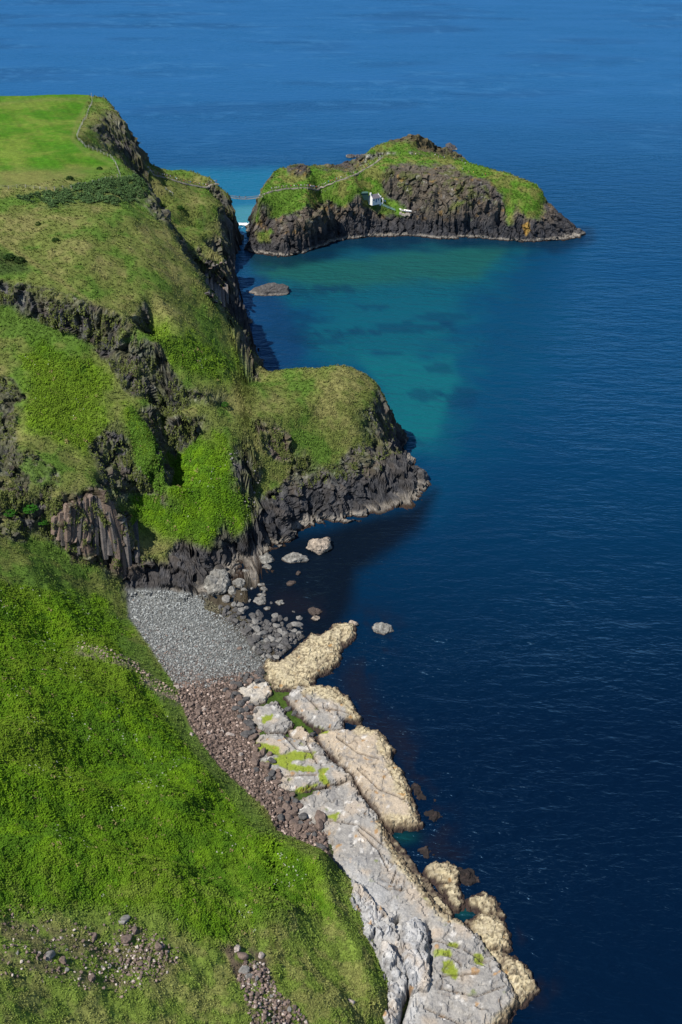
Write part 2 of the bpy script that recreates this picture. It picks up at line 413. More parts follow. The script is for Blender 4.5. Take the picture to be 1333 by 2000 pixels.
def normals(X, Y, Z):
    a = np.stack([np.gradient(X, axis=0), np.gradient(Y, axis=0), np.gradient(Z, axis=0)], -1)
    b = np.stack([np.gradient(X, axis=1), np.gradient(Y, axis=1), np.gradient(Z, axis=1)], -1)
    n = np.cross(b, a); n /= np.linalg.norm(n, axis=-1, keepdims=True)+1e-9
    return n*np.sign(n[..., 2:3]+1e-9)
def slope_of(FH, X, Y, e=1.2):
    gx = (FH(X+e, Y)-FH(X-e, Y))/(2*e); gy = (FH(X, Y+e)-FH(X, Y-e))/(2*e)
    return gx, gy, np.hypot(gx, gy)

def rock_displace(X, Y, Z, n, m, scale=1.0, amp=1.0, col=1.0):
    """push steep rock in and out in blocks and ledges"""
    sel = (m > .03) & (Z > -3)
    x, y, z = X[sel], Y[sel], Z[sel]; mm = m[sel]
    wx = x+1.5*fbm(x, y, z, 7*scale, 2); wy = y+1.5*fbm(y, z, x, 7*scale, 2); wz = z+1.2*fbm(z, x, y, 5*scale, 2)
    f1, f2, c = worley(wx/(4.6*scale), wy/(4.6*scale), wz/(7.5*scale*col)); t1 = TILT
    g1, g2, c2 = worley(wx/(1.7*scale)+9, wy/(1.7*scale), wz/(3.2*scale*col)); t2 = TILT
    rib = 1-np.abs(pnoise(wx/(1.9*scale), wy/(1.9*scale), wz/(16*scale)))*2.2
    rib2 = 1-np.abs(pnoise(wx/(.9*scale)+5, wy/(.9*scale), wz/(9*scale)))*2.2
    zone = sstep(-.25, .25, fbm(x, y, z+70, 22, 2))
    d = (c-.5)*2.0*scale+5.0*scale*t1-.8*scale*np.exp(-(f2-f1)/.035)+(c2-.5)*.3*scale+1.1*scale*t2+(.9*rib+.15*rib2)*scale*(.35+.65*zone)+.8*scale*fbm(x, y, z, 7*scale, 2, .5)
    d = d*mm*amp
    nn = n[sel].copy(); nn[:, 2] *= .5
    X = X.copy(); Y = Y.copy(); Z = Z.copy()
    X[sel] += nn[:, 0]*d; Y[sel] += nn[:, 1]*d; Z[sel] += nn[:, 2]*d
    cell = np.zeros(X.shape); cell[sel] = c; cell2 = np.zeros(X.shape); cell2[sel] = c2
    crack = np.zeros(X.shape); crack[sel] = np.exp(-(f2-f1)/.07)
    return X, Y, Z, cell, cell2, crack

def pm(px, py, poly, w=6, nz=0):
    return sstep(-w, w, psdf(px, py, poly)+nz)

# ---------------- mainland
deg = math.radians
az = np.concatenate([np.radians(np.linspace(-100, -40, 26)[:-1]), np.radians(np.linspace(-40, -33, 50)[:-1]), np.radians(np.linspace(-33, 12, 570)), np.radians(np.linspace(12, 70, 20)[1:])])
def FMn(X, Y):
    z = FM(X, Y)
    return z
X, Y, Z = polar(FM, az, 40, 760, 840, None)
gx, gy, sl_ = slope_of(FM, X, Y)
px, py = proj(X, Y, Z)
nA = fbm(X, Y, Z, 14, 4); nB = fbm(X+50, Y, Z, 5, 3); nC = fbm(X, Y+90, Z, 32, 3); nD = fbm(X, Y-90, Z, 2.2, 2)
nz = 16*nA+9*nB
rock_polys = [
 [(-60,535),(60,556),(130,575),(200,595),(262,630),(280,700),(276,775),(250,775),(215,715),(196,700),(160,650),(100,632),(40,600),(-60,600)],
 [(-60,720),(20,740),(44,790),(30,800),(30,900),(-60,900)],
 [(-60,880),(60,890),(110,930),(90,1000),(48,1055),(-60,1030)],
 [(80,980),(190,950),(228,985),(250,1060),(262,1040),(275,1155),(243,1155),(225,1104),(140,1100),(105,1030)],
 [(170,870),(200,840),(235,830),(258,900),(300,950),(315,970),(240,970),(205,945)],
 [(245,1160),(268,1100),(330,1110),(355,1070),(420,1080),(475,1062),(500,985),(560,925),(590,890),(625,925),(660,915),(690,865),(740,872),(800,895),(850,935),(820,1000),(600,1035),(460,1120),(400,1175),(300,1160)],
 [(495,825),(530,828),(560,850),(572,905),(540,905),(505,870)],
 [(738,780),(760,800),(785,890),(800,905),(730,872),(742,830)],
 [(455,640),(490,660),(508,745),(490,745),(465,690)],
 [(424,356),(470,440),(475,500),(470,560),(495,635),(470,640),(440,612),(400,560),(376,492),(395,480),(430,510),(442,470),(432,430)],
 [(180,250),(200,225),(222,205),(245,240),(282,330),(255,312),(225,296),(195,280)],
 [(268,372),(300,375),(338,450),(318,440),(285,405),(262,392)],
 [(370,740),(450,770),(440,800),(330,790),(300,740),(330,760)],
 [(440,880),(480,890),(500,940),(480,1000),(450,960)],
]
rk = np.zeros(X.shape)
for i, p in enumerate(rock_polys):
    w = 5 if i not in (12, 13) else 12
    off = {12: -9, 13: -9, 1: 6, 2: 6, 5: 5}.get(i, 0)
    rk = np.maximum(rk, pm(px, py, p, w, nz*1.0-1+off))
rk = np.maximum(rk, sstep(1.25, 1.9, sl_+.5*nA+.3*nB)*sstep(2, 6, Z)*.9)
# grass ledges on the rock where it is less steep
rk *= 1-.8*sstep(.10, .26, nB+.6*nA-.08)*sstep(9, 16, Z)*(1-sstep(1.3, 2.2, sl_))
sea_rock = sstep(7, 3.5, Z+3*nA)*(py < 1175)*(px > 235)
rk = np.clip(np.maximum(rk, sea_rock*(px < 900)), 0, 1)
field = pm(px, py, [(-900,184),(100,180),(178,182),(158,240),(150,270),(170,290),(235,315),(200,340),(120,352),(60,362),(-900,366)], 4)*sstep(70, 76, Z)
beach = pm(px, py, [(246,1150),(250,1205),(300,1275),(350,1350),(372,1420),(430,1500),(520,1580),(545,1632),(640,1672),(720,1760),(900,2000),(1000,1700),(700,1200),(500,1130),(400,1164),(330,1150)], 4, 3*nB)*sstep(9, 6.5, Z)
# relief of turf: hummocks and terraces
turf = (1-rk)*(1-field)*(1-beach)
near = sstep(260, 120, Y)
ter = np.abs(((Z*.14+.9*nC+.25*nA) % 1)-.5)*2
Z = Z+turf*(1.6*nA+.7*nB+.3*nD+near*(.25*(ter-.5)+2.6*nC+1.1*nA))*sstep(3, 9, Z)
for ln, am, wd in (([(-60,1530),(0,1540),(150,1568),(300,1600),(450,1645),(600,1700)], 2.4, 42), ([(-60,1320),(0,1330),(150,1360),(280,1440),(400,1540)], 1.7, 34), ([(-60,1440),(60,1450),(200,1490),(360,1590)], 1.6, 30), ([(-60,1660),(150,1680),(350,1740),(560,1800)], 1.8, 40), ([(60,1120),(140,1220),(250,1330)], 1.3, 26), ([(630,1700),(650,1780),(700,1860),(730,1960)], 1.0, 18)):
    dd = ldist(px, py, ln); Z = Z+turf*am*1.7*np.exp(-((dd+14*nA)/wd)**2)*(py > 1090)
Z = Z+field*(1.2*nC)
n = normals(X, Y, Z)
sp_rock = rk*(1-.5*beach)
X, Y, Z, cell, cell2, crack = rock_displace(X, Y, Z, n, sp_rock, .8, 1.25, 1.5)
px, py = proj(X, Y, Z)
def scree0(a, b): return 0*a
# colours
g1 = fbm(X, Y, Z, 18, 4); g2 = fbm(X+31, Y, Z, 4.5, 4); g3 = fbm(X, Y+77, Z, 1.6, 3)
col = np.empty(X.shape+(3,)); col[:] = (.112, .138, .034)
col = mixc(col, (.175, .165, .062), sstep(-.10, .40, g1+.7*g2-.05)*.8)             # dry grass
col = mixc(col, (.060, .135, .016), sstep(.02, .3, -g1+.5*g2)*.7)              # lusher
bracken_polys = [([(-900,1080),(120,1140),(240,1200),(260,1290),(330,1380),(370,1450),(430,1530),(520,1640),(640,1690),(650,1790),(520,1790),(420,1850),(300,1790),(100,1790),(-900,1900)], 1.0),
 ([(300,640),(400,660),(470,700),(440,740),(330,730),(280,700)], .6),
 ([(330,850),(440,860),(470,930),(480,1030),(400,1060),(250,1010),(215,960),(330,960)], .95),
 ([(60,650),(160,690),(210,740),(200,850),(180,880),(60,830),(40,740)], .8),
 ([(255,800),(300,850),(322,900),(315,968),(285,930),(256,870)], .9)]
fern = np.zeros(X.shape)
for p, s in bracken_polys:
    fern = np.maximum(fern, s*pm(px, py, p, 26, (55 if s == 1.0 else 30)*g1+26*g2))
fern *= (1-rk)*(1-beach)
col = mixc(col, (.082, .172, .007), fern*.95)
col = mixc(col, (.110, .215, .008), fern*sstep(-.05, .3, g2+.9*g1)*.9)
col = mixc(col, (.125, .175, .018), fern*sstep(.0, .3, nC+.5*g2)*.55)
col = mixc(col, (.050, .125, .010), fern*sstep(.02, .3, -g2-.8*nC)*.75)
short = np.maximum(pm(px, py, [(270,1250),(330,1330),(360,1400),(430,1490),(520,1600),(545,1640),(480,1600),(400,1500),(330,1400),(260,1300)], 10, 8*g2), pm(px, py, [(620,1670),(700,1715),(720,1800),(770,1900),(740,1960),(680,1850),(650,1760)], 12, 10*g2))*(1-rk)*(1-beach)
col = mixc(col, (.095, .150, .028), short*.8)
fern = fern*(1-.85*short)
col = mixc(col, (.24, .215, .085), near*sstep(-.04, .24, g2+.3*g3)*(1-fern*.6)*.75*sstep(1640, 1800, py))
col = mixc(col, (.150, .215, .036), near*(1-fern)*sstep(1600, 1750, py)*(.35+.5*sstep(-.1, .2, -g2-.4*g3))*(1-scree0(px, py)))
fc = np.empty(X.shape+(3,)); fc[:] = (.062, .145, .010)
fc = mixc(fc, (.115, .160, .024), sstep(-.15, .3, g1+.4*g2)*.8); fc = mixc(fc, (.045, .150, .006), sstep(.05, .3, -g1)*.7)
fst = pnoise(X/3.0+.4*Y/3.0, Y/60, 0*X); fc = fc*(1+.22*fst+.18*g3+.2*g1)[..., None]
fc = mixc(fc, (.13, .14, .04), np.exp(-(ldist(px, py, [(-20,205),(60,196),(176,192),(150,240),(142,272),(165,296),(225,322)])/4)**2)*.5)
fc = mixc(fc, (.15, .13, .05), sstep(315, 345, py+20*g1)*.6)
col = col*(1-field[..., None])+fc*field[..., None]
heath = pm(px, py, [(40,385),(130,365),(260,345),(290,350),(300,375),(250,395),(150,400),(80,400)], 8, nz)*(1-rk)
heath = heath*sstep(-.45, .05, nB+.5*nD)
col = mixc(col, (.050, .088, .028), heath*.85)
heath2 = pm(px, py, [(-40,480),(40,500),(60,530),(-40,545)], 8, nz*.5); col = mixc(col, (.03, .05, .015), heath2*.8)
path1 = np.exp(-(ldist(px, py, [(0,470),(60,510),(120,550),(190,600)])/5)**2); col = mixc(col, (.17, .15, .06), path1*.6)
# rock colours
rc = np.empty(X.shape+(3,)); rc[:] = (.082, .079, .081)
rc = mixc(rc, (.118, .098, .080), sstep(.3, .8, cell+.8*g1))
rc = mixc(rc, (.11, .108, .110), sstep(.45, .9, cell2)*.7)
col_zone = pm(px, py, [(80,960),(200,950),(250,1040),(250,1150),(140,1100)], 8); rc = mixc(rc, (.150, .108, .085), col_zone*.75)
bz = pm(px, py, [(480,620),(510,760),(500,900),(570,920),(570,840),(520,800)], 10); rc = mixc(rc, (.17, .12, .10), bz*.6)
lich = sstep(.22, .42, g3+.4*g2)*sstep(6, 14, Z); rc = mixc(rc, (.36, .35, .33), lich*.75)
moss = sstep(-.15, .25, g2+.4*g3+.5*(n[..., 2]-.45))*sstep(8, 15, Z); rc = mixc(rc, (.115, .125, .045), moss*.55)
dark = sstep(12, 7, Z+4*g1); rc = mixc(rc, (.055, .056, .062), dark*.7)
rc = mixc(rc, (.30, .27, .23), sstep(2.6, 1.2, Z+1.5*g2)*sstep(.2, .8, Z)*.85)
rc = mixc(rc, (.045, .03, .022), sstep(.75, .3, Z))
rc = rc*(1-.45*crack[..., None])
rc = rc*(.60+.36*cell2[..., None])
col = col*(1-rk[..., None])+rc*rk[..., None]
# beach ground
bc = np.empty(X.shape+(3,)); bc[:] = (.13, .135, .13)
bc = mixc(bc, (.085, .066, .055), sstep(1290, 1350, py+14*g2))
bc = mixc(bc, (.06, .05, .035), sstep(1.2, .4, Z))
plat = pm(px, py, [(520,1320),(560,1290),(700,1200),(700,1400),(830,1600),(1050,2000),(760,2010),(640,1640),(500,1450)], 6)
bc = mixc(bc, (.045, .085, .012), plat*.9)
bc = mixc(bc, (.010, .025, .006), plat*sstep(0, .3, g2))
col = col*(1-beach[..., None])+bc*beach[..., None]
col = mixc(col, (.03, .022, .018), sstep(.1, -1.2, Z))
# stony scree ground in the near corner
scree_polys = [[(0,1800),(60,1790),(130,1830),(200,1850),(240,1800),(290,1825),(340,1850),(330,1900),(270,1935),(215,1925),(120,1915),(60,1890),(0,1880)],
               [(435,1850),(500,1852),(520,1880),(545,1945),(600,1990),(620,2040),(490,2040),(478,1960),(462,1900)]]
scree = np.zeros(X.shape)
for p, s in zip(scree_polys, (.5, .95)): scree = np.maximum(scree, s*pm(px, py, p, 6, 14*g2))
col = mixc(col, (.10, .075, .055), scree*sstep(-.2, .15, g2+g3*.5))
screeb = np.zeros(X.shape)
for ln in ([(150,1270),(200,1285),(260,1300)], [(285,1330),(320,1355),(360,1375)]):
    screeb = np.maximum(screeb, np.exp(-(ldist(px, py, ln)/9)**2))
col = mixc(col, (.26, .20, .16), screeb*.8*sstep(-.2, .2, g3))
mland = np_mesh('headland', np.stack([X, Y, Z], -1).reshape(-1, 3), (GF := grid_faces(*X.shape)), col.reshape(-1, 3), smooth=(rk.ravel()[GF[:, 0]] < .5))
mland.materials.append(M_land)
headland = link(bpy.data.objects.new('headland', mland)); headland['kind'] = 'structure'
headland['label'] = 'grassy basalt headland with fern slopes and dark cliffs'
MAIN = dict(X=X, Y=Y, Z=Z, px=px, py=py, col=col, fern=fern, rk=rk, field=field, beach=beach, heath=heath, scree=scree, n=n)

# exact ground height for placing things: look up the nearest tessellated point
class Lookup:
    def __init__(s, X, Y, Z, cell):
        s.cell = cell; s.x0 = X.min(); s.y0 = Y.min()
        i = ((X-s.x0)/cell).astype(int).ravel(); j = ((Y-s.y0)/cell).astype(int).ravel()
        s.nx = i.max()+1; s.ny = j.max()+1
        S = np.zeros(s.nx*s.ny); C = np.zeros(s.nx*s.ny); k = j*s.nx+i
        np.add.at(S, k, Z.ravel()); np.add.at(C, k, 1); s.S = S; s.C = C
    def __call__(s, x, y, fall):
        i = int((x-s.x0)/s.cell); j = int((y-s.y0)/s.cell)
        if 0 <= i < s.nx and 0 <= j < s.ny and s.C[j*s.nx+i] > 0: return s.S[j*s.nx+i]/s.C[j*s.nx+i]
        return float(fall(np.array([x]), np.array([y]))[0])
LM = Lookup(X, Y, Z, .8)
def hm(x, y): return LM(x, y, FM)

# ---------------- island
az = np.radians(np.linspace(-9, 15, 500))
X, Y, Z = polar(FI, az, 540, 800, 430, None, zw=1.0)
gx, gy, sl_ = slope_of(FI, X, Y)
px, py = proj(X, Y, Z)
nA = fbm(X, Y, Z, 16, 4); nB = fbm(X+50, Y, Z, 5, 3); nD = fbm(X, Y-90, Z, 2.2, 2)
grass_polys = [
 [(500,430),(515,370),(545,322),(600,322),(640,332),(690,340),(705,325),(722,315),(760,300),(830,300),(900,310),(960,325),(1010,345),(950,345),(880,320),(800,318),(760,320),(742,350),(745,375),(790,410),(790,418),(750,418),(722,405),(716,398),(694,380),(670,402),(640,392),(600,402),(570,418),(545,426),(528,422),(512,400)],
 [(715,298),(730,282),(765,280),(812,285),(812,297),(770,296),(740,298)],
 [(880,312),(960,328),(1045,352),(1066,372),(1060,420),(1030,425),(1005,395),(1000,440),(992,440),(985,380),(950,350),(900,335)],
 [(508,458),(526,455),(524,468),(512,468)],
 [(880,405),(905,395),(920,430),(890,430)],
]
gr = np.zeros(X.shape)
for i, p in enumerate(grass_polys): gr = np.maximum(gr, pm(px, py, p, 5, 9*nA+9*nB+2))
knoll = pm(px, py, [(561,332),(580,328),(600,330),(607,340),(598,350),(575,348),(562,342)], 2, 2*nB)
gr = gr*(1-knoll)*sstep(5, 3, sl_)
rk = 1-gr
Z = Z+gr*(1.0*nA+.6*nB+.3*nD)+knoll*2.4
n = normals(X, Y, Z)
X, Y, Z, cell, cell2, crack = rock_displace(X, Y, Z, n, rk, .80, .95, 2.0)
px, py = proj(X, Y, Z)
g1 = fbm(X, Y, Z, 20, 4); g2 = fbm(X+31, Y, Z, 5.5, 4); g3 = fbm(X, Y+77, Z, 2.4, 3)
gc = np.empty(X.shape+(3,)); gc[:] = (.080, .150, .020)
gc = mixc(gc, (.150, .150, .045), sstep(-.05, .35, g1+.8*g2)*.8); gc = mixc(gc, (.055, .145, .012), sstep(.05, .3, -g2)*.6)
rc = np.empty(X.shape+(3,)); rc[:] = (.098, .088, .083)
rc = mixc(rc, (.145, .118, .092), sstep(.35, .85, cell+.8*g1)*.9)
upper = pm(px, py, [(745,305),(860,305),(930,345),(920,400),(870,430),(800,400),(740,360)], 14, 10*g1)
rc = mixc(rc, (.135, .115, .085), upper*.6)
rc = mixc(rc, (.10, .12, .035), sstep(-.1, .25, g2+.5*g1-.1)*sstep(12, 22, Z)*.75)
rc = mixc(rc, (.34, .33, .31), sstep(.30, .48, g3+.3*g2)*sstep(5, 12, Z)*.6)
rc = mixc(rc, (.30, .18, .05), sstep(.22, .45, fbm(X, Y, Z+40, 6, 3)+.3*g3)*sstep(5, 12, Z)*.55)
rear = pm(px, py, [(735,290),(780,262),(860,262),(915,310),(860,306),(812,300),(800,285)], 5); rc = mixc(rc, (.125, .105, .055), rear*sstep(18, 34, Z+6*g2)*.8)
white = pm(px, py, [(700,330),(715,300),(735,297),(800,297),(812,300),(760,303),(735,312),(712,332)], 4); rc = mixc(rc, (.42, .42, .38), white*sstep(0, .15, g3)*.8)
rc = mixc(rc, (.050, .052, .060), sstep(14, 7, Z+6*g1)*.85)
rc = mixc(rc, (.30, .27, .23), sstep(2.1, 1.2, Z+1.8*g2)*sstep(.3, .9, Z)*.9)
rc = mixc(rc, (.035, .025, .02), sstep(.7, .2, Z))
rc = rc*(1-.4*crack[..., None])*(.58+.35*cell2[..., None])
gr2 = np.clip(gr, 0, 1)[..., None]
col = gc*gr2+rc*(1-gr2)
orange = pm(px, py, [(1020,440),(1033,432),(1036,450),(1028,460)], 2, 3*nB); col = mixc(col, (.36, .22, .05), orange*.8)
misl = np_mesh('island', np.stack([X, Y, Z], -1).reshape(-1, 3), (GF := grid_faces(*X.shape)), col.reshape(-1, 3), smooth=(gr.ravel()[GF[:, 0]] > .5))
misl.materials.append(M_land)
isl = link(bpy.data.objects.new('island', misl)); isl['kind'] = 'structure'
isl['label'] = 'green topped basalt island across the rope bridge'
ISL = dict(X=X, Y=Y, Z=Z, px=px, py=py, col=col, gr=gr, n=n)
LI = Lookup(X, Y, Z, 1.0)
def hi(x, y): return LI(x, y, FI)
def RH_(FH, x, y): return 0.0
def hit(px_, py_, fn, z0):
    """ground point seen at a photo pixel"""
    FH = FM if fn is hm else (FI if fn is hi else None)
    if FH is not None:
        zs = np.linspace(95, -1, 1600); X_, Y_, _z = at(px_, py_, zs); H = FH(X_, Y_)
        bad = (Y_ < FH.y0) | (Y_ > FH.y0+FH.ny*FH.cell) | (X_ < FH.x0) | (X_ > FH.x0+FH.nx*FH.cell)
        ok = np.where((H+RH_(FH, X_, Y_) >= zs) & ~bad)[0]
        k = ok[0] if len(ok) else len(zs)-1
        x_, y_ = float(X_[k]), float(Y_[k]); return x_, y_, max(fn(x_, y_), float(zs[k])-.8)
    z = z0
    for _ in range(25):
        X_, Y_, _z = at(px_, py_, z); z = .5*z+.5*fn(float(X_), float(Y_))
    X_, Y_, _z = at(px_, py_, z)
    return float(X_), float(Y_), fn(float(X_), float(Y_))

# ------------------------------------------------------------------ sea
az = np.concatenate([np.radians(np.linspace(-180, -42, 24)[:-1]), np.radians(np.linspace(-42, 42, 420)), np.radians(np.linspace(42, 180, 24)[1:])])
rr = np.concatenate([[0.5, 20], np.exp(np.linspace(math.log(45), math.log(2200), 460)), np.exp(np.linspace(math.log(2400), math.log(40000), 20))])
R, A = np.meshgrid(rr, az); X = R*np.sin(A); Y = R*np.cos(A)
px, py = proj(X, Y, 0*X)
ahead = Y > 20
s1 = fbm(X, Y, 0*X, 60, 4); s2 = fbm(X+300, Y, 0*X, 18, 3); s3 = fbm(X, Y*2.2+100, 0*X, 220, 4)
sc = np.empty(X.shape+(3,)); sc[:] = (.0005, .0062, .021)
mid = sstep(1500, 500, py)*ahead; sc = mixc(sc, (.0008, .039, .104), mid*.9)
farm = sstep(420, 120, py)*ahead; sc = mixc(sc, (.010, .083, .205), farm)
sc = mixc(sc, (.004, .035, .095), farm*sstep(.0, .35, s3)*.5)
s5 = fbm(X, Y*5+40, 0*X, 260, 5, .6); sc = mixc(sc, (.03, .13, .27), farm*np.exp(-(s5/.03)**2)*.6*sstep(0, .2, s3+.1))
def pms(poly, w, nzs=18): return sstep(-w, w, psdf(px, py, poly)+nzs*s1+nzs*.6*s2)*ahead
wide = pms([(440,480),(1140,470),(1120,640),(1060,760),(960,880),(860,960),(760,880),(600,720),(450,600)], 110, 60); sc = mixc(sc, (.0015, .046, .095), wide*.55)
tq = pms([(478,495),(560,505),(700,480),(860,480),(1000,488),(950,560),(890,630),(860,690),(930,735),(880,800),(860,850),(775,880),(755,800),(730,720),(600,715),(590,640),(640,600),(560,580),(480,570),(450,530)], 60, 85)
sc = mixc(sc, (.003, .075, .100), tq*.85)
tg = pms([(480,495),(620,505),(800,490),(980,490),(930,545),(760,560),(620,560),(500,540)], 16); sc = mixc(sc, (.010, .080, .060), tg*.75)
tb = pms([(700,690),(880,700),(900,740),(850,850),(775,875),(752,780)], 14); sc = mixc(sc, (.004, .095, .110), tb*.8)
gapw = pms([(240,330),(420,330),(560,330),(530,375),(505,440),(495,475),(455,520),(440,470),(300,440)], 14, 6); sc = mixc(sc, (.006, .110, .190), gapw*.9)
nearb = pms([(455,405),(520,400),(505,436),(455,437)], 6, 3); sc = mixc(sc, (.05, .20, .22), nearb*.8)
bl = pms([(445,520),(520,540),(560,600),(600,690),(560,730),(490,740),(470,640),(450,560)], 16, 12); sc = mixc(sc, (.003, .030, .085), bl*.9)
s4 = fbm(X, Y, 0*X+5, 7, 4)
def blob(cx, cy, rx, ry): return np.exp(-(((px-cx)/rx)**2+((py-cy)/ry)**2)*(1+.9*s2+.8*s1))*ahead
for cx, cy, rx, ry in ((500,525,34,7),(470,518,14,5),(600,570,60,11),(665,565,36,9),(625,665,55,12),(590,622,50,9),(690,650,40,7),(800,640,80,10),(830,770,26,12),(900,775,26,22),(800,862,36,8),(870,620,50,12),(560,650,60,14),(720,600,30,5),(760,690,22,5),(850,720,30,10)):
    sc = mixc(sc, (.002, .024, .060), sstep(.30, .62, blob(cx, cy, rx*1.15, ry*1.15)*(1+1.3*s4)+.25*s4)*.5)
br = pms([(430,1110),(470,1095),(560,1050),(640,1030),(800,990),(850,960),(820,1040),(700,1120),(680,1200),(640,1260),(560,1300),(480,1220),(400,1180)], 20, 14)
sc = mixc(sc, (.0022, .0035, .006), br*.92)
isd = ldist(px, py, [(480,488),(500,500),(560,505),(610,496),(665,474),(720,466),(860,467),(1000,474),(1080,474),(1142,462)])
sc = mixc(sc, (.0015, .012, .028), sstep(30, 8, isd+14*s2+8*s1)*(py > 440)*(px > 470)*.8*ahead)  # dark reflection of the island cliff, put into the water colour
weed = np.exp(-(ldist(px, py, [(560,1180),(680,1215),(760,1230),(690,1330),(720,1400),(780,1440),(830,1540),(860,1600),(850,1660),(930,1700),(985,1790),(1040,1880),(1060,1940)])/30)**2)*sstep(-.15, .15, s2+.5*fbm(X, Y, 0*X, 4, 3))
sc = mixc(sc, (.008, .007, .010), weed*.6)
for cx, cy, rx, ry in ((790,1635,22,9),(905,1780,22,14)):
    sc = mixc(sc, (.004, .05, .05), np.clip(blob(cx, cy, rx, ry), 0, 1)*.7)
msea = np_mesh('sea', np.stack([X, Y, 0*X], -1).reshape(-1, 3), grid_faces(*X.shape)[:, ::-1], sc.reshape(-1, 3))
m, nn_, l, b = new_mat('sea_water')
a_ = nn_.new('ShaderNodeAttribute'); a_.attribute_name = 'Col'; geo = nn_.new('ShaderNodeNewGeometry')
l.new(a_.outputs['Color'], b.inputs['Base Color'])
b.inputs['Roughness'].default_value = .16; b.inputs['IOR'].default_value = 1.333; b.inputs['Specular IOR Level'].default_value = .34; b.inputs['Specular Tint'].default_value = (.42, .72, 1.0, 1)
mp = nn_.new('ShaderNodeMapping'); mp.inputs['Rotation'].default_value = (0, 0, math.radians(28)); mp.inputs['Scale'].default_value = (.5, 1.25, 1)
l.new(geo.outputs['Position'], mp.inputs['Vector'])
hs = None
for size, amp in ((9.0, 1.0), (3.2, .55), (1.1, .22)):
    no = nn_.new('ShaderNodeTexNoise'); no.inputs['Scale'].default_value = 1/size; no.inputs['Detail'].default_value = 3; no.inputs['Distortion'].default_value = .4
    l.new(mp.outputs[0], no.inputs['Vector'])
    mu = nn_.new('ShaderNodeMath'); mu.operation = 'MULTIPLY'; mu.inputs[1].default_value = amp; l.new(no.outputs['Fac'], mu.inputs[0])
    if hs is None: hs = mu.outputs[0]
    else:
        ad = nn_.new('ShaderNodeMath'); ad.operation = 'ADD'; l.new(hs, ad.inputs[0]); l.new(mu.outputs[0], ad.inputs[1]); hs = ad.outputs[0]
# cat's paws: calmer and rougher stretches
nb = nn_.new('ShaderNodeTexNoise'); nb.inputs['Scale'].default_value = 1/70; nb.inputs['Detail'].default_value = 4; l.new(mp.outputs[0], nb.inputs['Vector'])
mr = nn_.new('ShaderNodeMapRange'); mr.inputs[1].default_value = .35; mr.inputs[2].default_value = .65; mr.inputs[3].default_value = .35; mr.inputs[4].default_value = 1.0
l.new(nb.outputs['Fac'], mr.inputs[0])
bp = nn_.new('ShaderNodeBump'); bp.inputs['Distance'].default_value = 2.3; l.new(mr.outputs[0], bp.inputs['Strength'])
l.new(hs, bp.inputs['Height'])
nn_.remove(b)
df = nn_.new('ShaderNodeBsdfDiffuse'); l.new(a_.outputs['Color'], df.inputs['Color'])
gl = nn_.new('ShaderNodeBsdfGlossy'); gl.inputs['Roughness'].default_value = .28; gl.inputs['Color'].default_value = (.28, .60, 1.0, 1); l.new(bp.outputs[0], gl.inputs['Normal'])
fr = nn_.new('ShaderNodeFresnel'); fr.inputs['IOR'].default_value = 1.333; l.new(bp.outputs[0], fr.inputs['Normal'])
fm = nn_.new('ShaderNodeMath'); fm.operation = 'MULTIPLY'; fm.inputs[1].default_value = .9; l.new(fr.outputs[0], fm.inputs[0])
fc_ = nn_.new('ShaderNodeMath'); fc_.operation = 'MINIMUM'; fc_.inputs[1].default_value = .36; l.new(fm.outputs[0], fc_.inputs[0])
ms = nn_.new('ShaderNodeMixShader'); l.new(fc_.outputs[0], ms.inputs[0]); l.new(df.outputs[0], ms.inputs[1]); l.new(gl.outputs[0], ms.inputs[2])
l.new(bp.outputs[0], df.inputs['Normal'])
l.new(ms.outputs[0], nn_['Material Output'].inputs['Surface'])
msea.materials.append(m)
sea = link(bpy.data.objects.new('sea', msea)); sea['kind'] = 'structure'
# ------------------------------------------------------------------ limestone platform
sea_edge = [(690,1212),(655,1300),(612,1335),(690,1365),(712,1410),(745,1425),(772,1470),(792,1530),(824,1602),(756,1618),(800,1690),(850,1760),(905,1790),(985,1780),(1000,1860),(1050,1925),(1000,1990),(960,2020)]
algae_polys = [[(494,1449),(543,1458),(545,1471),(512,1467)],[(520,1490),(552,1474),(570,1469),(615,1469),(610,1478),(570,1485),(566,1494),(610,1498),(615,1505),(566,1503),(543,1490)],
 [(624,1505),(640,1501),(633,1512),(642,1532),(626,1523)],[(575,1543),(620,1532),(597,1543),(579,1555)],[(641,1594),(662,1588),(655,1598)],
 [(514,1402),(532,1397),(530,1404),(516,1410)],[(595,1418),(625,1421),(640,1430),(610,1432)],[(848,1856),(878,1855),(880,1864),(850,1866)],[(868,1878),(884,1876),(886,1886),(870,1886)],
 [(866,1894),(894,1892),(892,1902),(868,1900)],[(926,1866),(942,1864),(942,1884),(932,1880)],[(882,1906),(892,1902),(890,1912)],[(876,1843),(895,1845),(890,1850)]]
class SlabTop: pass
SLABS = []
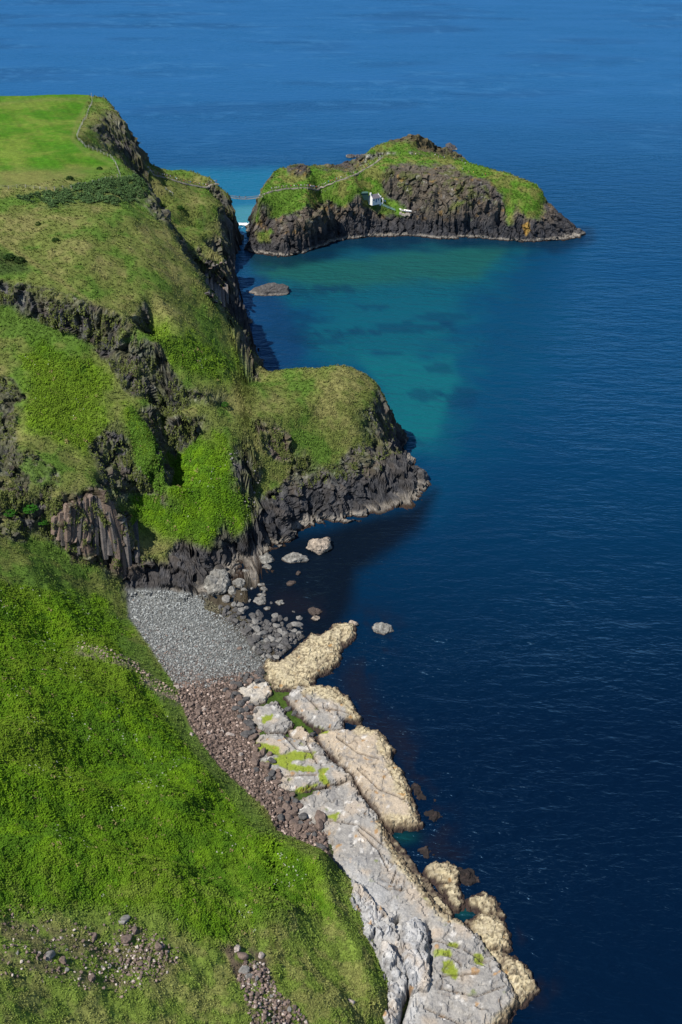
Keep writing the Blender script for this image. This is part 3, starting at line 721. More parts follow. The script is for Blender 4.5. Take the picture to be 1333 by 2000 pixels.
def slab(name, label, poly, zt, cell=.28, edge=.9, dome=.3, rough=.22, tone='grey', cracks=(), seed=0, cat='rock slab', zslope=None, crag=0.0, clefts=(), warp=.45, kind=None, barn=3.2):
    P = [tuple(float(q) for q in at(a, b, zt)[:2]) for a, b in poly]
    A = np.array(P); x0, y0 = A.min(0)-2; x1, y1 = A.max(0)+2
    gx, gy = np.meshgrid(np.arange(x0, x1, cell), np.arange(y0, y1, cell))
    sd = psdf(gx, gy, P)+warp*fbm(gx+seed*17, gy, 0*gx, 3.0, 4)*1.3+(.75 if tone == 'barnacle' else .42)+.85*fbm(gx, gy+seed*5, 0*gx, 1.3, 3)
    z0 = -1.6
    top = zt+.5*dome*sstep(0, 3, sd)+rough*fbm(gx, gy, 0*gx+seed, 5, 4)*1.6+.12*fbm(gx, gy, 0*gx+seed, 1.1, 3)
    # bedding steps
    low = 1-sstep(.30, .42, sd/3.0+.9*fbm(gx, gy+seed*3, 0*gx, 2.6, 3)); low2 = 1-sstep(.30, .40, sd/1.4+.8*fbm(gx+7, gy+seed*3, 0*gx, 1.6, 3)); top = top-(.42*low+.35*low2)*(1 if zt > 1 and tone != 'light' else .3)
    st = top*2.6+.9*fbm(gx, gy+50, 0*gx, 7, 3); top = top+.44*(sstep(.44, .56, st % 1)-(st % 1)); top = top+.09*fbm(gx, gy, 0*gx+seed, .55, 2)
    if zslope is not None: top = top+zslope(gx, gy)
    ppx, ppy = proj(gx, gy, top)
    f1, f2, c = worley(gx/4.2+seed+.35*fbm(gx, gy, 0*gx, 3, 2), gy/6.0+.35*fbm(gy, gx, 0*gx, 3, 2), 0*gx+.5)
    crk = np.exp(-((f2-f1)/.035)**1.0)*sstep(-.2, .3, fbm(gx+9, gy, 0*gx, 8, 2))
    top = top-.35*crk+(c-.5)*.25
    if crag:
        v1, v2, vc = worley(gx/4.2+seed, gy/6.5, 0*gx+.2); top = top+crag*(1.0*(vc-.5)+2.6*TILT-.8*np.exp(-(v2-v1)/.05))*sstep(0, 1.0, sd)
        w1, w2, wc = worley(gx/2.2+seed, gy/3.4, top*.2)
        top = top+crag*((wc-.5)*1.1-.8*np.exp(-(w2-w1)/.08)+.8*fbm(gx, gy, 0*gx, 3, 3))*sstep(0, 1.2, sd)
    for ln in cracks:
        d = ldist(ppx, ppy, ln); d = d+1.5*fbm(gx, gy+seed, 0*gx, 1.5, 2); m = np.exp(-(np.maximum(d, 0)/1.5)**2); top = top-.55*m; crk = np.maximum(crk, m)
    fa1, fa2, fac = worley(gx/1.9+seed, gy/2.8, 0*gx+.3); top = top+(.5*TILT+.16*(fac-.5)-.14*np.exp(-(fa2-fa1)/.05))*{'barnacle': .6, 'tan': .25, 'grey': .28}.get(tone, .3)
    for ln, wd_, dp_ in clefts:
        top = top-dp_*np.exp(-(ldist(ppx, ppy, ln)/wd_)**2)
    z = z0+(top-z0)*sstep(-.75, .1+.15*edge, sd)**.6
    keep = sd > -.95
    if tone == 'grey': base = (.285, .272, .252)
    elif tone == 'tan': base = (.40, .335, .255)
    elif tone == 'pale': base = (.42, .385, .33)
    elif tone == 'light': base = (.385, .385, .385)
    elif tone == 'weed': base = (.016, .012, .011)
    else: base = (.46, .41, .30)
    col = np.empty(gx.shape+(3,)); col[:] = base
    k1 = fbm(gx, gy+33, 0*gx, 6, 4); k2 = fbm(gx+70, gy, 0*gx, 1.3, 3); k3 = fbm(gx+70, gy+12, 0*gx, .5, 2)
    if tone != 'weed':
        col = mixc(col, (.42, .34, .255), sstep(.0, .35, k1)*.6)
        col = mixc(col, (.17, .165, .165), sstep(.02, .36, k2*.7-.7*k1)*.65)
        col = mixc(col, (.60, .58, .55), sstep(.28, .4, fbm(gx, gy, 0*gx+9, 2, 3))*.6)
        dse = ldist(ppx, ppy, sea_edge)/8.5
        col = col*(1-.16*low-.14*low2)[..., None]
        b = sstep(barn, barn*.45, dse+2.6*k1+.9*k2)*(1 if tone != 'light' else .3)
        if tone == 'barnacle': b = np.maximum(b, .85)
        col = mixc(col, (.46, .39, .235), b*.85)
        k5 = fbm(gx, gy, 0*gx+3, .9, 3); col = mixc(col, (.115, .088, .052), b*sstep(-.04, .26, .6*k3+.7*k5+.4*k1+.03)*.95)
        col = mixc(col, (.30, .25, .17), b*sstep(.0, .3, k2-k1)*.6)
        col = mixc(col, (.60, .52, .36), b*sstep(.12, .4, -k3-.6*k5)*.6)
        for ap in algae_polys:
            sdp = psdf(ppx, ppy, ap)
            if sdp.max() > 0:
                m = sstep(-4.0, -.5, sdp+5*k2); col = mixc(col, (.19, .24, .015), m*.95); z = z-.12*m
        col = mixc(col, (.36, .19, .05), sstep(.42, .5, fbm(gx+400, gy, 0*gx, 2.2, 2))*.7)
        col = mixc(col, (.15, .20, .02), sstep(.40, .5, fbm(gx+200, gy, 0*gx, 3.2, 3))*(tone == 'grey')*.6)
        col = mixc(col, (.10, .075, .055), crk*.75)
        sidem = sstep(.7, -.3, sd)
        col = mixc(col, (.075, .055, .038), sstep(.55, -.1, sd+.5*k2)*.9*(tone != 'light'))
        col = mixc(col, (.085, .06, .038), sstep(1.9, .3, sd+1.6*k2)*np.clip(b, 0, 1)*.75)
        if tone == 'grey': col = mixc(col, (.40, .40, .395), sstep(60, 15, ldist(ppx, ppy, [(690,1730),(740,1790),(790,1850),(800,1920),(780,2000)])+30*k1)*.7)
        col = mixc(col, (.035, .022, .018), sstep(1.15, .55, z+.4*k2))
    else:
        col = mixc(col, (.04, .028, .024), sstep(.05, .3, k2))
    V = np.stack([gx, gy, z], -1); idx = -np.ones(gx.shape, int); idx[keep] = np.arange(keep.sum())
    Fq = np.stack([idx[:-1, :-1].ravel(), idx[:-1, 1:].ravel(), idx[1:, 1:].ravel(), idx[1:, :-1].ravel()], 1)
    Fq = Fq[(Fq >= 0).all(1)]
    cx, cy = float(A[:, 0].mean()), float(A[:, 1].mean())
    V = V[keep]-np.array([cx, cy, 0])
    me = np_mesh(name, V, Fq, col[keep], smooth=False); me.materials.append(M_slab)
    o = link(bpy.data.objects.new(name, me)); o.location = (cx, cy, 0)
    if kind: o['kind'] = kind; o['label'] = label
    else: tag(o, label, cat, 'slabs of the shore platform' if cat == 'rock slab' else None)
    SLABS.append((x0, y0, x1, y1, cell, np.where(keep, z, -9)))
    return o
slab('rock_slab', 'jagged yellow barnacled slab beside the dark boulders, farthest of the platform', [(658,1214),(690,1219),(690,1240),(660,1268),(658,1293),(646,1305),(611,1319),(611,1335),(572,1342),(546,1345),(521,1328),(511,1300),(525,1286),(544,1293),(577,1268),(604,1240),(646,1231)], 1.3, tone='barnacle', seed=1, rough=.4, warp=.9)
slab('rock_slab', 'small smooth pale slab reaching into the brown boulders', [(453,1342),(498,1328),(521,1329),(531,1347),(519,1364),(498,1372),(470,1361)], 1.9, tone='pale', seed=2, dome=.2, rough=.15)
slab('rock_slab', 'broad rounded tan slab with a grey centre, across the green channel', [(556,1358),(580,1340),(618,1335),(656,1338),(681,1361),(702,1393),(704,1407),(672,1398),(668,1419),(646,1426),(624,1420),(600,1405),(578,1384)], 1.6, tone='grey', seed=3, cracks=([(590,1352),(620,1380),(660,1385),(690,1395)],))
slab('rock_slab', 'grey wedge slab with a yellow algae spot between boulders and channel', [(484,1398),(502,1379),(539,1366),(556,1390),(570,1407),(556,1425),(525,1427),(507,1422),(491,1408)], 1.8, tone='grey', seed=4, dome=.2, rough=.2)
slab('rock_slab', 'grey slab cut by bright yellow green algae channels', [(493,1447),(516,1433),(552,1431),(570,1441),(615,1450),(633,1460),(646,1481),(669,1499),(689,1515),(642,1530),(615,1532),(588,1543),(552,1543),(543,1530),(525,1507),(511,1494),(498,1471)], 1.8, tone='grey', seed=5, cracks=([(560,1440),(580,1462),(640,1475)],[(520,1500),(560,1515),(620,1512)],[(600,1450),(620,1490)]))
slab('rock_slab', 'narrow tan slab at the lower end of the green channel', [(566,1424),(590,1414),(616,1444),(634,1460),(612,1449),(572,1439)], 1.7, tone='tan', seed=6, dome=.1, rough=.15, warp=.3)
slab('rock_slab', 'long tan slab with orange patches and a barnacled sea edge', [(626,1428),(660,1422),(687,1424),(705,1413),(741,1426),(768,1458),(763,1480),(786,1503),(799,1539),(813,1579),(822,1606),(768,1613),(752,1602),(734,1573),(708,1541),(694,1514),(662,1483),(637,1456),(618,1432)], 1.7, tone='tan', seed=7, cracks=([(660,1440),(700,1470),(740,1480)],[(700,1500),(740,1540),(790,1560)]))
def rise(x, y):
    ppx, ppy = proj(x, y, 2.0)
    e = [(570,1584),(640,1640),(690,1730),(740,1830),(770,1900),(780,1960),(760,2060)]
    return .9*np.exp(-(ldist(ppx, ppy, e)/45)**2)*sstep(1600, 1760, ppy)+.9*sstep(1650, 1800, ppy)
slab('rock_slab', 'great pale grey limestone slab sloping from the grass edge down to the sea', [(570,1584),(583,1561),(615,1545),(688,1521),(700,1548),(730,1580),(748,1611),(762,1645),(786,1676),(812,1712),(834,1744),(858,1780),(880,1792),(905,1804),(930,1832),(955,1862),(985,1902),(1000,1930),(1008,1950),(985,1985),(960,2010),(920,2080),(735,2080),(745,2010),(752,1960),(745,1900),(725,1850),(692,1800),(680,1760),(685,1720),(632,1672),(632,1650),(640,1630),(600,1612)], 2.0, tone='grey', seed=8, zslope=rise, rough=.3,
     cracks=([(738,1722),(760,1735),(790,1738)],[(765,1725),(775,1700)],[(868,1860),(900,1880),(905,1930)],[(860,1930),(930,1945),(985,1925)],[(700,1620),(740,1660),(760,1700)],[(830,1830),(900,1850),(950,1880)],[(860,1905),(935,1900)],[(640,1600),(700,1610),(750,1650)],[(800,1850),(815,1960),(900,2000)]),
     clefts=([[(796,1920),(792,1945),(778,1985),(770,2060)], 9, 4.5], [[(772,1800),(780,1788)], 4, 2.5], [[(838,1800),(842,1850),(840,1900)], 6, 1.2]))
slab('chalk_crag', 'craggy light grey ridge between the turf edge and the shaded cleft', [(690,1716),(712,1738),(735,1765),(760,1790),(775,1820),(783,1860),(790,1905),(783,1940),(768,2000),(748,2070),(715,2070),(740,1960),(748,1900),(735,1850),(700,1805),(686,1760)], 4.9, cell=.24, tone='light', seed=9, dome=.6, rough=.8, crag=1.1, edge=.5, cat='crag')
slab('chalk_crag', 'light grey fin of rock standing right of the shaded cleft', [(792,1800),(811,1790),(830,1815),(828,1850),(836,1880),(835,1922),(808,1930),(796,1895),(786,1855)], 4.7, cell=.22, tone='light', seed=29, dome=.5, rough=.4, crag=.5, edge=.4, cat='crag', warp=.3)
slab('rock_slab', 'barnacled yellow ledge along the foot of the great slab', [(756,1627),(788,1663),(815,1703),(842,1730),(873,1766),(884,1790),(850,1785),(812,1745),(785,1690),(765,1658)], .9, tone='barnacle', seed=10, rough=.3)
slab('rock_slab', 'humped yellow rock at the head of the small tidal pool', [(833,1694),(855,1681),(882,1686),(896,1699),(891,1719),(857,1717),(837,1708)], 1.4, tone='barnacle', seed=11, edge=1.8, dome=.6)
slab('rock_slab', 'yellow rock between the humped rock and the tidal pool', [(857,1720),(891,1723),(901,1748),(905,1762),(898,1773),(882,1766),(869,1744)], 1.1, tone='barnacle', seed=12, edge=1.5)
slab('rock_slab', 'dark purple brown rock awash behind the humped yellow rock', [(897,1694),(924,1697),(934,1716),(912,1724),(898,1712)], .5, tone='weed', seed=13, edge=1.2)
slab('rock_slab', 'hooked yellow rock closing the seaward side of the tidal pool', [(914,1753),(945,1739),(968,1753),(984,1784),(955,1786),(940,1772),(918,1769)], 1.2, tone='barnacle', seed=14, edge=1.3)
slab('rock_slab', 'block of dense barnacles just below the hooked rock', [(918,1795),(941,1782),(977,1790),(993,1825),(995,1843),(977,1850),(952,1850),(932,1826)], 1.6, tone='barnacle', seed=15, rough=.3)
slab('rock_slab', 'yellow and cream outermost rock running into the surf at the corner', [(952,1852),(977,1853),(1008,1870),(1031,1892),(1047,1924),(1020,1955),(997,1930),(968,1892)], 1.5, tone='barnacle', seed=16, rough=.3)
slab('rock_slab', 'cream rock step below the outermost rock at the bottom edge', [(985,1950),(1005,1958),(1002,1980),(985,2000),(940,2010),(930,1990),(960,1970)], 1.2, tone='tan', seed=17)
slab('seaweed_ledge', 'ledge of dark red brown weed awash beside the long tan slab', [(790,1512),(817,1516),(830,1543),(847,1561),(862,1597),(849,1611),(826,1593),(810,1552)], .02, tone='weed', seed=18, rough=.8, edge=1.2, cat='seaweed ledge')
slab('seaweed_ledge', 'small dark weed covered rock awash above the humped rock', [(822,1660),(835,1653),(848,1668),(830,1672)], .25, tone='weed', seed=19, rough=.4, edge=1.0, cat='seaweed ledge')
def hslab(x, y):
    best = -9.0
    for x0, y0, x1, y1, c, zz in SLABS:
        if x0 < x < x1 and y0 < y < y1:
            j = min(int((y-y0)/c), zz.shape[0]-1); i = min(int((x-x0)/c), zz.shape[1]-1); best = max(best, zz[j, i])
    return best
def hs2(x, y): return max(hm(x, y), hslab(x, y), -.4)

# ------------------------------------------------------------------ rocks standing in the sea
import bmesh
def ico(sub):
    bm = bmesh.new(); bmesh.ops.create_icosphere(bm, subdivisions=sub, radius=1)
    V = np.array([v.co[:] for v in bm.verts]); Fc = np.array([[v.index for v in f.verts] for f in bm.faces]); bm.free(); return V, Fc
ICO4, ICO4F = ico(5); ICO2, ICO2F = ico(3); ICO1, ICO1F = ico(1)
def block(V, seed, blocky=.5, amp=.3):
    n = 7+seed % 5; r = np.random.default_rng(seed)
    d = r.normal(size=(n, 3)); d /= np.linalg.norm(d, axis=1)[:, None]; h = .62+.3*r.random(n)
    t = (V@d.T); s = np.where(t > 1e-3, h/np.maximum(t, 1e-3), 9).min(1); s = np.minimum(s, 1.15)
    W = V*(blocky*s+(1-blocky))[:, None]
    k = amp*fbm(V[:, 0]+seed*3.1, V[:, 1], V[:, 2], .9, 3)
    return W*(1+k)[:, None]
def sea_rock(name, label, cx, cy, rx, ry, h, tone, seed, group=None):
    Xc, Yc, _ = at(cx, cy, 0); dep = float(Yc)*CP+CAM_H*SP; m = dep/F
    dp = math.atan2(CAM_H, float(Yc)); sx = rx*m; sy = max(ry*m/math.sin(dp)*.8, sx*.45)
    V = block(ICO4, seed, .8, .35)*np.array([sx*1.1, sy*1.1, h*1.25]); V[:, 2] -= .05*h
    f1, f2, c = worley(V[:, 0]/1.3+seed, V[:, 1]/1.3, V[:, 2]/1.3)
    n = ICO4; V = V+n*((c-.5)*.35-.25*np.exp(-(f2-f1)/.1))[:, None]*min(1, sx*.25)
    k = fbm(V[:, 0]+seed*9, V[:, 1], V[:, 2], 1.2, 3); z = V[:, 2]
    base = {'pale': (.27, .225, .18), 'grey': (.17, .165, .15), 'dark': (.065, .062, .062), 'brown': (.06, .045, .038)}[tone]
    col = np.empty(V.shape); col[:] = base; col = mixc(col, tuple(1.6*b for b in base), sstep(0, .4, k)); col = mixc(col, (.05, .045, .04), sstep(.05, .4, -k)*.6)
    if tone == 'dark': col = mixc(col, (.20, .18, .155), sstep(1.1, .5, z+k)*sstep(.1, .4, z)*.8)
    col = mixc(col, (.035, .025, .018), sstep(.35, .05, z))
    me = np_mesh(name, V, ICO4F, col, smooth=False); me.materials.append(M_rock)
    o = link(bpy.data.objects.new(name, me)); o.location = (float(Xc), float(Yc), 0)
    tag(o, label, 'rock', group); return o
for i, (cx, cy, rx, ry, h, tone, label) in enumerate([
 (624,1069,23,14,2.6,'pale','pointed pale brown rock standing farthest out in the dark cove'),
 (578,1092,22,12,1.5,'grey','flat topped oval grey rock in the cove beside the pointed rock'),
 (520,1092,15,10,1.3,'grey','rounded grey rock against the foot of the near promontory'),
 (523,1108,9,5,.7,'grey','small grey rock touching the rounded rock in the cove'),
 (483,1118,9,5,.6,'grey','lone small grey rock between cliff foot and inner cove boulders'),
 (467,1142,14,9,1.3,'grey','largest grey boulder in the shallow corner of the cove'),
 (455,1156,8,8,1.1,'grey','rounded boulder just below the largest cove corner boulder'),
 (476,1153,7,4,.5,'grey','low stone beside the largest boulder of the cove corner'),
 (510,1143,8,4,.4,'grey','flat stone awash in mid cove, upper one of a pair'),
 (516,1151,7,5,.5,'grey','stone awash in mid cove, lower one of a pair'),
 (510,1174,12,8,1.1,'grey','squat grey boulder in the middle of the shallow cove'),
 (511,1162,8,4,.5,'grey','narrow stone directly above the squat cove boulder'),
 (547,1178,9,5,.7,'grey','grey stone in the cove to the right of the squat boulder'),
 (523,1189,6,4,.5,'grey','small stone below and right of the squat cove boulder'),
 (569,1139,8,6,.6,'brown','brown weedy stone alone in open cove water'),
 (583,1120,5,4,.5,'brown','tiny brown stone nearest the pointed rock'),
 (746,1229,19,11,1.3,'grey','lone grey brown rock out at sea off the yellow slab'),
 (616,1196,13,9,.7,'brown','dark weedy rock between cove and yellow slab'),
 (618,1208,9,6,.6,'pale','pale barnacled knob beside the dark weedy rock'),
 (690,1219,8,7,1.1,'pale','knobbly yellow rock at the tip of the jagged slab'),
 (424,1143,25,22,3.2,'grey','big pale grey boulder leaning on the cliff foot by the shingle beach'),
 (375,1128,34,20,4.5,'dark','angular dark outcrop between grass slope and shingle beach'),
 (530,572,34,9,3.4,'dark','long low dark rock alone in the turquoise bay'),
 (497,571,12,4,1.0,'dark','small skerry at the left end of the long bay rock'),
 (487,629,8,4,1.4,'dark','dark rock at the foot of the columned cliff'),
 (467,467,8,5,2.4,'grey','light boulder in the gap under the rope bridge'),
 (500,484,12,8,2.6,'dark','rounded dark toe rock at the left tip of the island'),
 (685,306,9,3,1.8,'dark','longest of the low skerries beyond the island'),
 (700,306,5,2,1.4,'dark','middle skerry beyond the island'),
 (709,305,5,2,1.6,'dark','last skerry beyond the island, nearest the headland'),
 (880,291,11,4,3.2,'dark','dark stack behind the island summit'),
 (821,937,14,11,3.2,'dark','black rock off the tip of the near promontory'),
 (1126,457,14,6,3.0,'dark','dark rock at the right hand tip of the island')]):
    sea_rock('sea_rock', label, cx, cy, rx, ry, h, tone, 20+i)

# ------------------------------------------------------------------ basalt columns of the lower cliff, parts of the headland
def column(pts, z0, z1, r, seed):
    mb = MB(); ring = []; m = 7
    ts = np.linspace(0, 1, m); P = np.array(pts, float); tt = np.linspace(0, 1, len(P))
    for i, t in enumerate(ts):
        px_ = np.interp(t, tt, P[:, 0]); py_ = np.interp(t, tt, P[:, 1])
        x, y, z = hit(px_, py_, hm, z0+(z1-z0)*t)
        ring.append((x, y, z))
    R = np.array(ring); R = np.stack([np.polyval(np.polyfit(ts, R[:, k], 2), ts) for k in range(3)], 1)
    R[:, 1] += .25
    V = []; Fc = []; rs = np.random.default_rng(seed); ang = rs.random()*1.0
    for i, c in enumerate(R):
        rr_ = r*(1+.12*rs.normal()*.5)*(.9 if i == 0 else 1)
        for k in range(6):
            a = ang+k*math.pi/3
            V.append((c[0]+rr_*math.cos(a), c[1]+rr_*math.sin(a), c[2]+.15*rs.normal()))
    for i in range(m-1):
        for k in range(6): Fc.append((i*6+k, (i+1)*6+k, (i+1)*6+(k+1) % 6, i*6+(k+1) % 6))
    V.append((R[0][0], R[0][1], R[0][2]+.4))
    T = [(a, b, c) for a, b, c, d in Fc]+[(a, c, d) for a, b, c, d in Fc]+[(k, (k+1) % 6, len(V)-1) for k in range(6)]
    sh = .8+.5*rs.random(); c_ = np.array((.135, .100, .080) if rs.random() < .6 else (.095, .085, .08))*sh
    col = np.tile(c_, (len(V), 1))*(.85+.3*rs.random((len(V), 1)))
    me = np_mesh('basalt_column', np.array(V), np.array(T), col, smooth=False); me.materials.append(M_rock)
    return link(bpy.data.objects.new('basalt_column', me), headland)
for i, p in enumerate([[(118,1000),(116,1052)],[(131,989),(129,1030),(133,1072)],[(146,983),(141,1030),(139,1066)],[(161,977),(156,1030),(154,1084)],[(176,974),(173,1030),(172,1078)],
    [(184,970),(186,1030),(187,1082)],[(190,968),(200,1030),(206,1088)],[(199,972),(213,1026),(225,1092)],[(208,982),(223,1037),(233,1106)],[(217,988),(232,1045),(242,1118)],
    [(240,1020),(248,1060),(252,1110)],[(262,1015),(265,1064),(268,1100)],[(152,985),(148,1035),(147,1070)],[(168,975),(164,1030),(163,1080)],[(106,1010),(106,1045)],[(139,990),(135,1035),(134,1070)],[(195,962),(207,1020),(216,1090)],[(204,968),(219,1030),(229,1100)],[(124,998),(122,1040),(124,1062)],
    [(404,520),(405,570)],[(411,520),(413,580)],[(418,518),(421,590)],[(425,516),(429,596)],[(432,512),(437,600)],[(439,506),(444,600)]]):
    column(p, 32 if i < 19 else 27, 14 if i < 19 else 5, 1.05 if i < 19 else .95, i)
# rock buttress with hanging ivy is part of the surface; ivy leaves come with the foliage below

# ------------------------------------------------------------------ loose stones
def pts_in(poly, n, rg, bias=None):
    P = np.array(poly, float); x0, y0 = P.min(0); x1, y1 = P.max(0); out = np.zeros((0, 2))
    while len(out) < n:
        q = np.stack([rg.uniform(x0, x1, n*2), rg.uniform(y0, y1, n*2)], 1)
        q = q[psdf(q[:, 0], q[:, 1], poly) > 0]
        if bias is not None: q = q[rg.random(len(q)) < bias(q[:, 0], q[:, 1])]
        out = np.concatenate([out, q])
    return out[:n]
def stones_mass(name, poly, n, rad, cols, hfun, seed, z0=1.5, bias=None, flat=.7, V0=None, F0=None, sink=.3):
    rg = np.random.default_rng(seed); V0 = ICO1 if V0 is None else V0; F0 = ICO1F if F0 is None else F0
    pts = pts_in(poly, n, rg, bias); Vs = []; Cs = []
    pz = np.full(n, z0)
    if hfun is hm:
        for _ in range(8):
            x_, y_, _z = at(pts[:, 0], pts[:, 1], pz); pz = .5*pz+.5*FM(x_, y_)
    x_, y_, _z = at(pts[:, 0], pts[:, 1], pz)
    zz = np.array([hfun(a, b) for a, b in zip(x_, y_)])
    shapes = [block(V0, seed*7+k, .9, .25) for k in range(6)]
    rr_ = rad[0]+(rad[1]-rad[0])*rg.random(n)**2.2
    for i in range(n):
        a = rg.random()*6.28; c, s_ = math.cos(a), math.sin(a); S = shapes[i % 6]*np.array([rr_[i]*rg.uniform(.8, 1.3), rr_[i]*rg.uniform(.75, 1.1), rr_[i]*flat*rg.uniform(.7, 1.2)])
        t = rg.normal()*.3; S = S@np.array([[1, 0, 0], [0, math.cos(t), math.sin(t)], [0, -math.sin(t), math.cos(t)]])
        Vs.append(np.stack([S[:, 0]*c-S[:, 1]*s_+x_[i], S[:, 0]*s_+S[:, 1]*c+y_[i], S[:, 2]+zz[i]+rr_[i]*sink], 1))
        cc = np.array(cols(pts[i, 0], pts[i, 1], rg)); Cs.append(np.tile(cc, (len(S), 1)))
    m = len(V0); Fa = (F0[None]+(np.arange(n)*m)[:, None, None]).reshape(-1, 3)
    me = np_mesh(name, np.concatenate(Vs), Fa, np.concatenate(Cs), smooth=False); me.materials.append(M_stone)
    o = link(bpy.data.objects.new(name, me)); o['kind'] = 'stuff'; return o
def c_grey(x, y, rg):
    k = rg.random()
    t = min(1, max(0, (y-1270-.25*(x-350))/130+rg.normal()*.5))       # browner towards the camera
    g = np.array((.25, .265, .26))*(.45+.95*k); b = np.array((.13, .095, .08))*(.5+1.1*k)
    if x > 400 and y < 1190+.35*(x-400): g = np.array((.14, .13, .08))*(.5+.8*k)
    c = g*(1-t)+b*t; w = min(1, max(0, ((x-350)*.5+(y-1200)*.0-25-abs(y-1220)*.25)/55+rg.normal()*.25))
    return c*(1-.55*w)
def c_brown(x, y, rg):
    k = rg.random()
    if k > .90: return np.array((.42, .33, .28))*rg.uniform(.7, 1.1)
    return np.array((.145, .105, .086))*(.4+1.2*rg.random())
def c_dark(x, y, rg): return np.array((.075, .072, .070))*(.5+1.1*rg.random())
grey_poly = [(252,1158),(330,1152),(398,1166),(430,1185),(500,1220),(530,1262),(520,1300),(480,1322),(440,1330),(400,1345),(345,1345),(300,1275),(256,1205)]
brown_poly = [(340,1335),(400,1330),(470,1315),(515,1310),(515,1330),(455,1345),(490,1375),(505,1385),(490,1410),(510,1428),(498,1450),(505,1480),(540,1500),(545,1535),(575,1560),(590,1600),(640,1625),(640,1672),(600,1655),(545,1632),(520,1580),(430,1500),(385,1440),(360,1390)]
M1 = stones_mass('shingle', grey_poly, 12500, (.1, .38), c_grey, hm, 3)
M1['label'] = 'grey shingle of the small beach under the cliff'
M2 = stones_mass('boulder_scree', brown_poly, 9000, (.12, .5), c_brown, hm, 5, z0=2)
M2['label'] = 'brown broken stones between grass slope and limestone platform'
M3 = stones_mass('wet_stones', [(430,1180),(500,1215),(590,1215),(592,1240),(560,1270),(530,1300),(500,1270),(470,1230),(430,1200)], 500, (.3, .9), c_dark, lambda x, y: max(hm(x, y), -.15), 6, z0=.6)
M3['label'] = 'dark wet stones at the water edge of the beach'
def c_scree(x, y, rg):
    k = rg.random()
    if k > .87: return np.array((.48, .42, .37))*rg.uniform(.7, 1.1)
    return np.array((.175, .130, .110))*(.45+1.1*rg.random())
M4 = stones_mass('hillside_scree', [(478,1875),(520,1880),(545,1945),(600,1990),(625,2060),(500,2060),(482,1960),(462,1905)], 1300, (.14, .46), c_scree, hm, 8, z0=20, sink=.1)
M4['label'] = 'brown stones spilling down the grass slope at the bottom edge'
def sc_bias(x, y): return np.clip(.10+1.0*np.exp(-(((x-280)/60)**2+((y-1870)/38)**2))+.25*np.sin(x*.07)*np.sin(y*.11), .05, 1)
M5 = stones_mass('scattered_scree', [(0,1770),(60,1770),(130,1800),(200,1815),(215,1780),(260,1790),(300,1815),(355,1850),(345,1900),(270,1945),(215,1945),(120,1925),(60,1915),(0,1910)], 1300, (.1, .32), c_scree, hm, 9, z0=38, bias=sc_bias, sink=.25)
M5['label'] = 'angular stones scattered among ferns on the lower left slope'
M6 = stones_mass('scree_streak', [(150,1268),(170,1266),(262,1296),(300,1325),(358,1360),(375,1385),(350,1376),(285,1342),(250,1312),(190,1292)], 420, (.15, .42), lambda x, y, r: np.array((.34, .26, .21))*(.4+.8*r.random()), hm, 10, z0=12)
M6['label'] = 'pinkish streak of stones crossing the fern slope towards the beach'
# pale outcrop stones on the silhouettes and cliffs
M7 = stones_mass('pale_outcrop', [(440,885),(475,880),(500,905),(512,960),(500,1010),(480,1040),(478,985),(450,940)], 80, (.2, .65), lambda x, y, r: np.array((.26, .245, .23))*(.5+.6*r.random()), hm, 11, z0=18, sink=0)
M7['label'] = 'pale lichen covered stones on the grassy spur above the cove'

# the larger stones one by one
STM = {}; STW = {'dark_basalt': 'black ', 'brown_basalt': 'brown ', 'grey_basalt': 'grey ', 'pale_stone': 'whitish '}
def stone_mat(nm, c): STM[nm] = mat_plain(nm, c, .85, .35, 2.2)
stone_mat('dark_basalt', (.070, .068, .068)); stone_mat('brown_basalt', (.130, .095, .078)); stone_mat('grey_basalt', (.17, .165, .155)); stone_mat('pale_stone', (.32, .275, .245))
STONE = {}
for nm in STM:
    for k in range(5):
        V = block(ICO2, 60+k*3+len(nm), .92, .22); me = np_mesh('boulder', V*np.array([1, .85, .72]), ICO2F, None, smooth=False)
        me.materials.append(STM[nm]); STONE[nm, k] = me
def boulders(poly, n, size, mats, label, group, seed, z0, hfun=hm, mind=0):
    rg = np.random.default_rng(seed); q = pts_in(poly, n*6, rg); got = []
    for a, b in q:
        if len(got) >= n: break
        if all((a-c)**2+((b-d)*1.4)**2 > mind**2 for c, d in got): got.append((a, b))
    for i, (a, b) in enumerate(got):
        x, y, z = hit(a, b, hfun, z0); r = rg.uniform(*size); mt = mats[int(rg.random()*len(mats))]
        o = bpy.data.objects.new('boulder', STONE[mt, int(rg.integers(5))]); link(o)
        o.location = (x, y, z+(.05 if 'scree spill' in label or 'ferns' in label else .3)*r); o.scale = (r*rg.uniform(.85, 1.25), r*rg.uniform(.85, 1.15), r*rg.uniform(.8, 1.15)); o.rotation_euler = (rg.normal()*.25, rg.normal()*.25, rg.random()*6.28)
        tag(o, ('large ' if r > size[0]+.75*(size[1]-size[0]) else ('small ' if r < size[0]+.3*(size[1]-size[0]) else 'middling '))+STW[mt]+label, 'boulder', group)
shore_h = lambda x, y: max(hm(x, y), -.3)
boulders([(440,1170),(520,1205),(590,1208),(595,1235),(560,1265),(535,1290),(500,1275),(480,1230),(430,1190)], 62, (.75, 1.35), ['dark_basalt', 'dark_basalt', 'grey_basalt'], 'wet boulder piled at the water edge between shingle and yellow slab', 'boulders at the water edge', 21, .5, shore_h, 9)
boulders([(440,1100),(500,1130),(540,1170),(600,1190),(560,1200),(480,1175),(440,1160)], 16, (.35, .7), ['dark_basalt', 'grey_basalt'], 'stone awash in the shallow cove', 'stones awash in the cove', 22, 0, lambda x, y: 0.0, 16)
